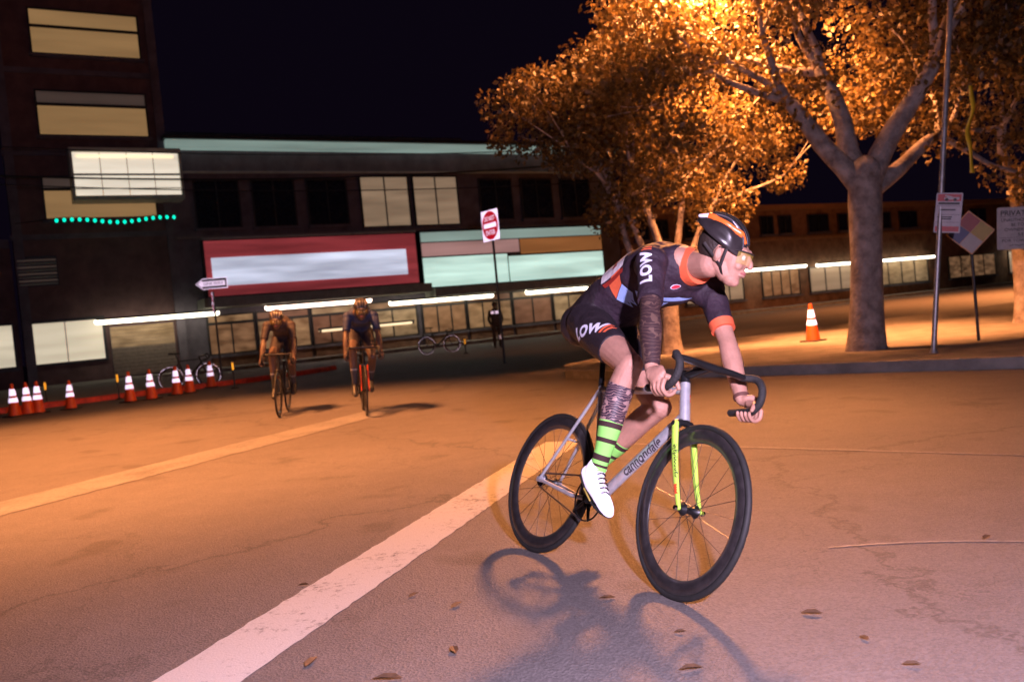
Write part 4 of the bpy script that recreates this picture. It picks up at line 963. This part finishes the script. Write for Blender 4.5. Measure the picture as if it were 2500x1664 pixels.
        SH.tube([hip + V(-.02, 0, .02), hip + (kn - hip) * .3, hip + (kn - hip) * .55, hip + (kn - hip) * .66], [.104, .0945, .0825, .0755], n=26, sub=4, cap='flat')
        SH.ell((.055, s * .07, 1.095), (V(.115, 0, 0), V(0, .1, 0), V(0, 0, .105)), 18)
        legs.append((hip, kn, ank))
        m = MB(); k = [kn + d * .56 + back * .009, kn + d * .66 + back * .004, kn + d * .8, kn + d * .92, ank + d * .03]
        m.tube(k, [.0515, .0475, .0395, .0365, .0365], n=28, sub=6, cap='open'); m.build('sock', sock, t, attr=True)
        if hero and s < 0:
            m = MB(); m.tube([kn + d * .2 + back * .013, kn + d * .3 + back * .016, kn + d * .42 + back * .014, kn + d * .575 + back * .008], [.0585, .0578, .0562, .0505], n=28, sub=6, cap='open'); m.build('leg_tattoo', TATL, t)
        # shoe
        m = MB(); hl_ = ank - fn * .055 - fd * .028
        m.tube([hl_, ball - fd * .09 - fn * .004, ball - fd * .02 + fn * .0, ball + fd * .05 - fn * .006, ball + fd * .085 - fn * .012], [(.034, .036), (.035, .036), (.043, .032), (.039, .025), (.026, .016)], side=(0, 1, 0), n=20, sub=4)
        m.tube([ank + d / np.linalg.norm(d) * -.012 + fd * .002, ank - fn * .03, ball - fd * .07 + fn * .012, ball - fd * .01 + fn * .006], [(.0395, .041), (.040, .044), (.038, .036), (.038, .026)], side=(0, 1, 0), n=20, sub=4, cap='flat')
        so = fuse(m, 'shoe', .0045 if hero else .009, .5, shoe, t, 4)
        m = MB(); m.tube([hl_ - fn * .03 - fd * .004, ball - fd * .09 - fn * .036, ball - fd * .02 - fn * .033, ball + fd * .05 - fn * .03, ball + fd * .09 - fn * .022], [(.032, .008), (.029, .008), (.043, .009), (.038, .009), (.022, .007)], side=(0, 1, 0), n=16, sub=4); m.build('sole', SOLE, so)
        if hero:
            for i in range(5):
                c = ball - fd * (-.005 + .021 * i) + fn * (.031 + .0085 * i); m = MB(); m.tube([c + V(0, -.021, 0) - fn * .006, c + fn * .003, c + V(0, .021, 0) - fn * .006], [.0028] * 3, n=6, sub=3); m.build('lace', SOLE, so)
            m = MB(); m.tube([ball - fd * .085 + V(0, s * .034, 0) - fn * .03, ball - fd * .0 + V(0, s * .045, 0) - fn * .027], [.0035, .0035], n=6); m.build('sole_edge', SOLEY, so)
    body = fuse(b, 'body', .0038 if hero else .009, .5, skin, t, 3 if hero else 4)
    jo = fuse(J, 'jersey', .006 if hero else .011, .55, jersey, t, 5); s_o = fuse(SH, 'shorts', .006 if hero else .011, .55, shorts, t, 5)
    m = MB(); m.ell(HC + hu * .035 - hf * .032, (hf * .088, hl * .0788, hu * .088), 24); m.build('hair', mat('dark hair', (.03, .018, .014), .6, bump=.4, bscale=150), t)
    # collar
    m = MB(); c0 = V(.605, 0, 1.362); dn = unit(HC - hu * .05 - c0); m.tube([c0 + dn * .075, c0 + dn * .118], [(.088, .086), (.078, .076)], n=28, cap='flat'); m.build('collar', ORG if hero else jersey, t)
    # helmet
    hf0, hu0 = hf, hu; ca, sa = math.cos(math.radians(HP)), math.sin(math.radians(HP)); hf, hu = hf0 * ca - hu0 * sa, hu0 * ca + hf0 * sa
    hc = HC + hu0 * .052 - hf0 * .02; m = MB(); v = []; f = []; nu, nv = 40, 22
    def hpos(th, ph, ex=0.0):
        x = math.sin(th) * math.cos(ph); y = math.sin(th) * math.sin(ph); z = math.cos(th)
        lat = y; g = .0 if abs(lat) > .95 else .5 + .5 * math.cos(lat * 22); g *= max(0, min(1, (z + .05) * 3)) * min(1, max(0, 1.25 - abs(x)))
        back = max(0, -x) ** 2
        R_ = V(.126 + .012 * back, .103, .102 - .006 * max(0, x)); k = 1 - .085 * (1 - g) * max(0, min(1, z * 3)) + ex
        zz = z * R_[2] * k if z > 0 else z * R_[2] * .62
        return hc + hf * (x * R_[0] * k - .006) + hl * (y * R_[1] * k) + hu * (zz + .012 * back)
    for i in range(nv + 1):
        th = math.radians(4 + 98 * i / nv)
        for j in range(nu): v.append(hpos(th, 2 * math.pi * j / nu))
    for i in range(nv):
        for j in range(nu): f.append((i * nu + j, i * nu + (j + 1) % nu, (i + 1) * nu + (j + 1) % nu, (i + 1) * nu + j))
    f.append(tuple(range(nu))); m.add(v, f); he = m.build('helmet', helm, t)
    so_ = he.modifiers.new('t', 'SOLIDIFY'); so_.thickness = .012; so_.offset = -1
    # ribs running front to back, greyed for highlights; dark strips are painted vent shade
    vent = mat('painted vent shade', (.012, .01, .011), .8)
    for y0 in (-.52, -.17, .17, .52):
        m = MB(); P = []
        for x in np.linspace(-.7, .8, 12):
            r_ = math.sqrt(max(0, 1 - x * x - y0 * y0)); P.append(hpos(math.acos(r_), math.atan2(y0, x), .016))
        m.tube(P, [(.003, .002)] + [(.0095, .004)] * 10 + [(.003, .002)], side=tuple(hl), n=8, sub=2); m.build('rib', mat('helmet rib highlight grey', (.16, .14, .16), .25, coat=.7), he)
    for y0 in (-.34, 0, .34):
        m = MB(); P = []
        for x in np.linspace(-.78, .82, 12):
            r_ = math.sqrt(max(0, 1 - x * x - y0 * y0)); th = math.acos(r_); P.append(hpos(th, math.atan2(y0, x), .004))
        m.tube(P, [(.004, .003)] + [(.0085, .004)] * 10 + [(.004, .003)], side=tuple(hl), n=8, sub=2); m.build('vent_shade_strip', vent, he)
    for sy in (-1, 1):
        m = MB(); P = []
        for k in np.linspace(0, 1, 12):
            x = -.93 + 1.70 * k; y = sy * (.36 + .42 * math.sin(math.pi * min(1, k * .95 + .05)) * (1 if k < .5 else 1)); y = sy * min(abs(y), math.sqrt(max(.02, 1 - x * x)) * .97)
            r_ = math.sqrt(max(0, 1 - x * x - y * y)); th = math.acos(max(-.05, min(1, r_))); P.append(hpos(th, math.atan2(y, x), .012))
        m.tube(P, [(.006, .003), (.0105, .005)] + [(.0125, .006)] * 8 + [(.010, .005), (.005, .003)], side=tuple(hu), n=10, sub=3); m.build('rib', stripe, he)
        if hero:
            tip = MB(); tip.tube([P[0] - hf * .006, P[1]], [(.0065, .004), (.0115, .0062)], side=tuple(hu), n=10); tip.build('rib_tip', PRINTW, he)
        # straps
        a1 = hc + hf0 * .04 + hl * sy * .088 - hu0 * .03; a2 = hc - hf0 * .055 + hl * sy * .084 - hu0 * .03; jn = HC + hl * sy * .072 + hf0 * .012 - hu0 * .052; ch = HC + hf0 * .03 - hu0 * .108
        for q0 in (a1, a2):
            m = MB(); m.tube([q0, (q0 + jn) / 2 + hl * sy * .004, jn], [(.0065, .0014)] * 3, side=tuple(hf), n=8, sub=2); m.build('strap', STRAP, he)
        m = MB(); m.tube([jn, (jn + ch) / 2 + hl * sy * .012, ch], [(.0065, .0014)] * 3, side=tuple(hf), n=8, sub=2); m.build('strap', STRAP, he)
    if hero:
        bvh = bvh_of(he); sd = -hl
        oo = hc - hl * .02 + hu * .075 + hf * .015; nrm = unit(hu * .75 - hl * .66); xd = unit(hf * .9 - hu * .35); xd = unit(xd - nrm * (xd @ nrm))
        decal('badge', poly_mesh([(-.03, -.0085), (.03, -.0085), (.03, .0085), (-.03, .0085)]), tuple(oo - hl * .03), tuple(xd), tuple(np.cross(nrm, xd)), bvh, PRINTW, he, .0045, .012)
        decal('lettering', text_mesh('GIRO', .017, .012), tuple(oo - hl * .03), tuple(xd), tuple(np.cross(nrm, xd)), bvh, STRAP, he, .006, .012)
    hf, hu = hf0, hu0
    # glasses and eyes
    for s in (-1, 1):
        e = HC + hl * s * .033 + hf * .083 + hu * .003
        m = MB(); m.ell(e, (hf * .0125, hl * .0125, hu * .0125), 12); ey = m.build('eye', mat('eye white', (.75, .72, .68), .25, var=.04), t)
        m = MB(); m.ell(e + hf * .0085, (hf * .0045, hl * .006, hu * .006), 10); m.build('iris', mat('dark iris', (.05, .03, .02), .2), ey)
    m = MB(); m.tube([HC - hu * .058 + hf * .091 - hl * .024, HC - hu * .058 + hf * .104, HC - hu * .058 + hf * .091 + hl * .024], [(.003, .002), (.0075, .004), (.003, .002)], side=tuple(hu), n=8, sub=3); m.build('lips', mat('lips', (.42, .13, .12), .4), t)
    gl = MB(); v = []; f = []
    for i in range(17):
        a = math.radians(-62 + 124 * i / 16)
        for z in (.026, -.024 + .012 * (1 if abs(a) < .12 else 0)): v.append(HC + hf * (.022 + .094 * math.cos(a)) + hl * (.083 * math.sin(a)) + hu * z)
        if i: f.append((2 * i - 2, 2 * i - 1, 2 * i + 1, 2 * i))
    gl.add(v, f); go = gl.build('glasses', LENS, t)
    m = MB(); m.tube([v[i] for i in range(0, 34, 2)], [.0035] * 17, n=6); m.build('glasses_frame', STRAP, go)
    for s in (-1, 1):
        m = MB(); m.tube([v[0] if s < 0 else v[32], HC - hf * .01 + hl * s * .083 + hu * .02], [.003, .003], n=6); m.build('temple_arm', STRAP, go)
    if hero:
        bj = bvh_of(jo); bs = bvh_of(s_o)
        # sleeve lettering on the right arm, reading up the arm
        shd, elb, wr = hands_out[0]; dv = unit(elb - shd); out = unit(V(.45, -.9, .15)); out = unit(out - dv * (out @ dv)); c = shd + dv * .085
        up = -dv; yd = np.cross(out, up)
        decal('lettering', text_mesh('LOW', .066, .05, .0, space=1.12), tuple(c + out * .1), tuple(up), tuple(yd), bj, PRINTW, jo, .002, .011)
        for k in (0, .016):
            x0 = .088 + k; decal('sleeve_stripe', poly_mesh([(x0, -.022), (x0 + .009, -.022), (x0 + .016, .022), (x0 + .007, .022)]), tuple(c + out * .1), tuple(up), tuple(yd), bj, ORG, jo, .002, .01)
        # shorts lettering along the hem of the right leg
        hip, kn, ank = legs[0]; dt = unit(kn - hip); out = unit(V(-.25, -1, .15)); out = unit(out - dt * (out @ dt)); c = hip + dt * .175; xd = unit(V(.35, -.2, -.25)); xd = np.cross(dt, out) * -1; yd = np.cross(out, xd)
        xd = xd if xd[0] > 0 else -xd; xd2 = unit(xd * .62 + dt * .78)
        yd2 = np.cross(out, xd2)
        decal('lettering', text_mesh('LOW', .072, .05, .12, space=1.12), tuple(c + out * .1), tuple(xd2), tuple(yd2), bs, PRINTW, s_o, .002, .011)
        for k in (0, .02): decal('leg_stripe', poly_mesh([(.085 + k, -.03), (.097 + k, -.03), (.108 + k, .03), (.096 + k, .03)]), tuple(c + out * .1), tuple(xd2), tuple(yd2), bs, ORG, s_o, .002, .012)
        # side panels of the jersey
        R0 = V(.35, -.2, 1.255); ax_ = unit(V(.8, 0, .6)); ay_ = unit(V(-.6, 0, .8)); nn = V(0, -1, 0)
        def side(pts, mm, nm, off=.002): decal(nm, poly_mesh(pts), tuple(R0), tuple(ax_), tuple(ay_), bj, mm, jo, off, .02)
        side([(-.05, -.035), (.03, -.03), (.075, .05), (.015, .055), (-.035, .02)], ORG, 'side_panel')
        side([(-.052, -.037), (.033, -.032), (.05, -.085), (-.02, -.09)], LBLUE, 'side_panel')
        side([(.02, .057), (.078, .053), (.09, .085), (.06, .08)], LBLUE, 'side_panel')
        C0 = V(.52, -.03, 1.23); nn2 = unit(V(.45, -.55, -.7)); cx = unit(V(.8, .45, .1)); cx = unit(cx - nn2 * (cx @ nn2)); cy = np.cross(nn2, cx)
        def chest(pts, mm, nm): decal(nm, poly_mesh(pts), tuple(C0), tuple(cx), tuple(cy), bj, mm, jo, .002, .02)
        chest([(-.09, .03), (.10, -.01), (.14, -.045), (.02, -.02), (-.09, -.005)], LBLUE, 'chest_panel'); chest([(-.09, -.02), (.05, -.035), (-.02, -.085), (-.09, -.085)], LBLUE, 'chest_panel')
        el_ = [(.1 + .021 * math.cos(a), .05 + .012 * math.sin(a)) for a in np.linspace(0, 2 * math.pi, 18, endpoint=False)]
        chest(el_, PRINTW, 'chest_badge')
        decal('chest_badge_red', poly_mesh([(.1 + .018 * math.cos(a), .05 + .0095 * math.sin(a)) for a in np.linspace(0, 2 * math.pi, 18, endpoint=False)]), tuple(C0), tuple(cx), tuple(cy), bj, mat('badge red', (.6, .04, .07), .5), jo, .0035, .02)
        chest([(-.02, .065), (.0, .095), (.018, .065)], mat('grey violet print', (.3, .24, .42), .6), 'chest_mark')
        # race number pinned to the lower back
        N0 = V(.33, -.17, 1.36); nz = unit(V(.2, -.9, .4)); nx = unit(V(.85, -.05, .45)); nx = unit(nx - nz * (nx @ nz)); ny = np.cross(nz, nx)
        decal('race_number', poly_mesh([(-.09, -.055), (.06, -.06), (.075, .055), (-.085, .06)]), tuple(N0), tuple(nx), tuple(ny), bj, PAPER, jo, .006, .02)
        decal('lettering', text_mesh('2', .075, .02), tuple(N0 + nx * .0 - ny * .005), tuple(nx), tuple(ny), bj, REDP, jo, .008, .02)
        decal('number_strip', poly_mesh([(-.085, -.062), (.058, -.067), (.055, -.085), (-.07, -.08)]), tuple(N0), tuple(nx), tuple(ny), bj, REDP, jo, .005, .02)
    return t

# ---- the rider in front
M0 = bike_matrix(-.0006, 4.002, -1.033, .4026)
R3 = np.array(M0.to_3x3())
bk_, hR, hL = bicycle('silver track bicycle with neon green fork and deep dark wheels, leaning in the turn', M0, math.radians(-6), hero=True)
a_ = math.radians(18); rr, uu, ff = (V(*_r), V(*_u), V(*_f))
hfw = R3.T @ (.92 * (math.cos(a_) * rr - math.sin(a_) * uu) - .39 * ff); huw = R3.T @ (math.sin(a_) * rr + math.cos(a_) * uu - .12 * ff)
rider('cyclist in black and orange racing kit and neon striped socks leaning through the turn', M0, (hR, hL), hfw, huw, hero=True)

# ---- two riders following in the dark
NAVY = mat('navy jersey', (.02, .035, .1), .7); GREYJ = mat('brown grey jersey', (.04, .028, .03), .7)
for lb, (x, y), hd, lean, jm, fm in (('cyclist with pale helmet ribs following behind in a dark brown jersey', (-3.55, 13.3), -1.45, .06, GREYJ, BLKM), ('cyclist in a blue jersey following closest behind the front rider', (-2.2, 12.2), -1.35, .05, NAVY, ORANGED)):
    Mx = bike_matrix(x, y, hd, lean)
    _, a, c = bicycle('dark road bicycle under the ' + ('brown jersey' if jm is GREYJ else 'blue jersey') + ' rider', Mx, 0, frame=BLKM, blade=fm, group='bicycles of the following riders')
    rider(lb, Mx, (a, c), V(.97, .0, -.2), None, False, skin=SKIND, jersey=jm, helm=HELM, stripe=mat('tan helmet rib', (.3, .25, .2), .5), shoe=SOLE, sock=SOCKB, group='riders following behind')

# ---- parked bicycles with reflective tyre bands and a bystander
for lb, x, y, hd, lean in (('dark bicycle with reflective tyre bands standing far down the street', -3.27, 33.0, .02, .03), ('dark bicycle with reflective tyre bands leaning behind the row of cones', -9.25, 23.2, .5, .12)):
    bicycle(lb, bike_matrix(x, y, hd, lean), 0, frame=BLKM, blade=BLKM, group='parked bicycles', band=True)
def bystander(label, loc, rz):
    t = thing('person', label, 'person', loc=loc, rz=rz); b = MB(); J = MB(); T = MB()
    b.ell((0, 0, 1.64), ((.08, 0, 0), (0, .095, 0), (0, 0, .115)), 18); b.tube([(0, 0, 1.4), (.0, -.01, 1.56)], [.06, .055], n=12)
    b.tube([(0, 0, .95), (0, 0, 1.2), (0, 0, 1.42)], [(.15, .1), (.16, .11), (.14, .09)], side=(1, 0, 0), n=16, sub=3)
    b.tube([(0, -.10, 1.63), (0, -.115, 1.615)], [.012, .016], n=8)
    T.tube([(0, 0, .98), (0, 0, 1.2), (0, 0, 1.36), (0, 0, 1.46)], [(.17, .12), (.18, .13), (.2, .125), (.12, .09)], side=(1, 0, 0), n=18, sub=3)
    for s in (-1, 1):
        sh_ = V(s * .19, 0, 1.4); el = V(s * .26, .02, 1.12); wr = V(s * .2, -.14, .93)
        T.tube([sh_, el, wr], [.062, .052, .043], n=12, sub=3); b.tube([el, wr, wr + V(0, -.03, -.07)], [.035, .028, (.04, .02)], n=10, sub=2)
        for i in range(4): b.tube([wr + V((i - 1.5) * .018, -.03, -.09), wr + V((i - 1.5) * .018, -.015, -.15)], [.009, .007], n=6)
        b.tube([wr + V(-s * .03, -.035, -.05), wr + V(-s * .05, -.05, -.1)], [.011, .008], n=6)
        J.tube([(s * .09, 0, .96), (s * .1, -.01, .52), (s * .11, .01, .1)], [.095, .072, .06], n=14, sub=3); b.tube([(s * .09, 0, .95), (s * .1, -.01, .5), (s * .11, .01, .08)], [.08, .055, .04], n=12, sub=3)
        m = MB(); m.tube([(s * .11, .06, .05), (s * .115, -.06, .05), (s * .12, -.16, .04)], [(.045, .045), (.048, .045), (.04, .03)], side=(1, 0, 0), n=12, sub=3); m.build('shoe', SOLE, t)
    J.tube([(0, 0, .93), (0, 0, 1.04)], [(.17, .12), (.165, .115)], side=(1, 0, 0), n=16)
    fuse(b, 'body', .012, .5, SKIND, t, 3); jk = fuse(T, 'jacket', .012, .5, mat('dark jacket', (.02, .02, .025), .7), t, 3); tr_ = fuse(J, 'trousers', .012, .5, mat('dark trousers', (.018, .017, .02), .8), t, 3)
    m = MB(); m.ell((0, .012, 1.68), ((.092, 0, 0), (0, .105, 0), (0, 0, .095)), 16); m.build('hair', mat('dark hair', (.02, .015, .012), .6), t)
    bj = bvh_of(jk); bt = bvh_of(tr_)
    for x0, x1 in ((-.16, -.05), (.0, .13)): decal('reflective_patch', poly_mesh([(x0, -.06), (x1, -.05), (x1, .05), (x0, .06)]), (0, -.3, 1.36), (1, 0, 0), (0, 0, 1), bj, R_W, jk, .004, .04)
    for i in range(4): decal('reflective_stripe', poly_mesh([(-.03, i * .045), (.06, i * .045 + .03), (.06, i * .045 + .05), (-.03, i * .045 + .02)]), (.1, -.3, .32), (1, 0, 0), (0, 0, 1), bt, R_W, tr_, .004, .04)
    return t
bystander('bystander in dark clothes with white reflective patches standing beyond the following riders', (-.55, 33.0, 0), .1)
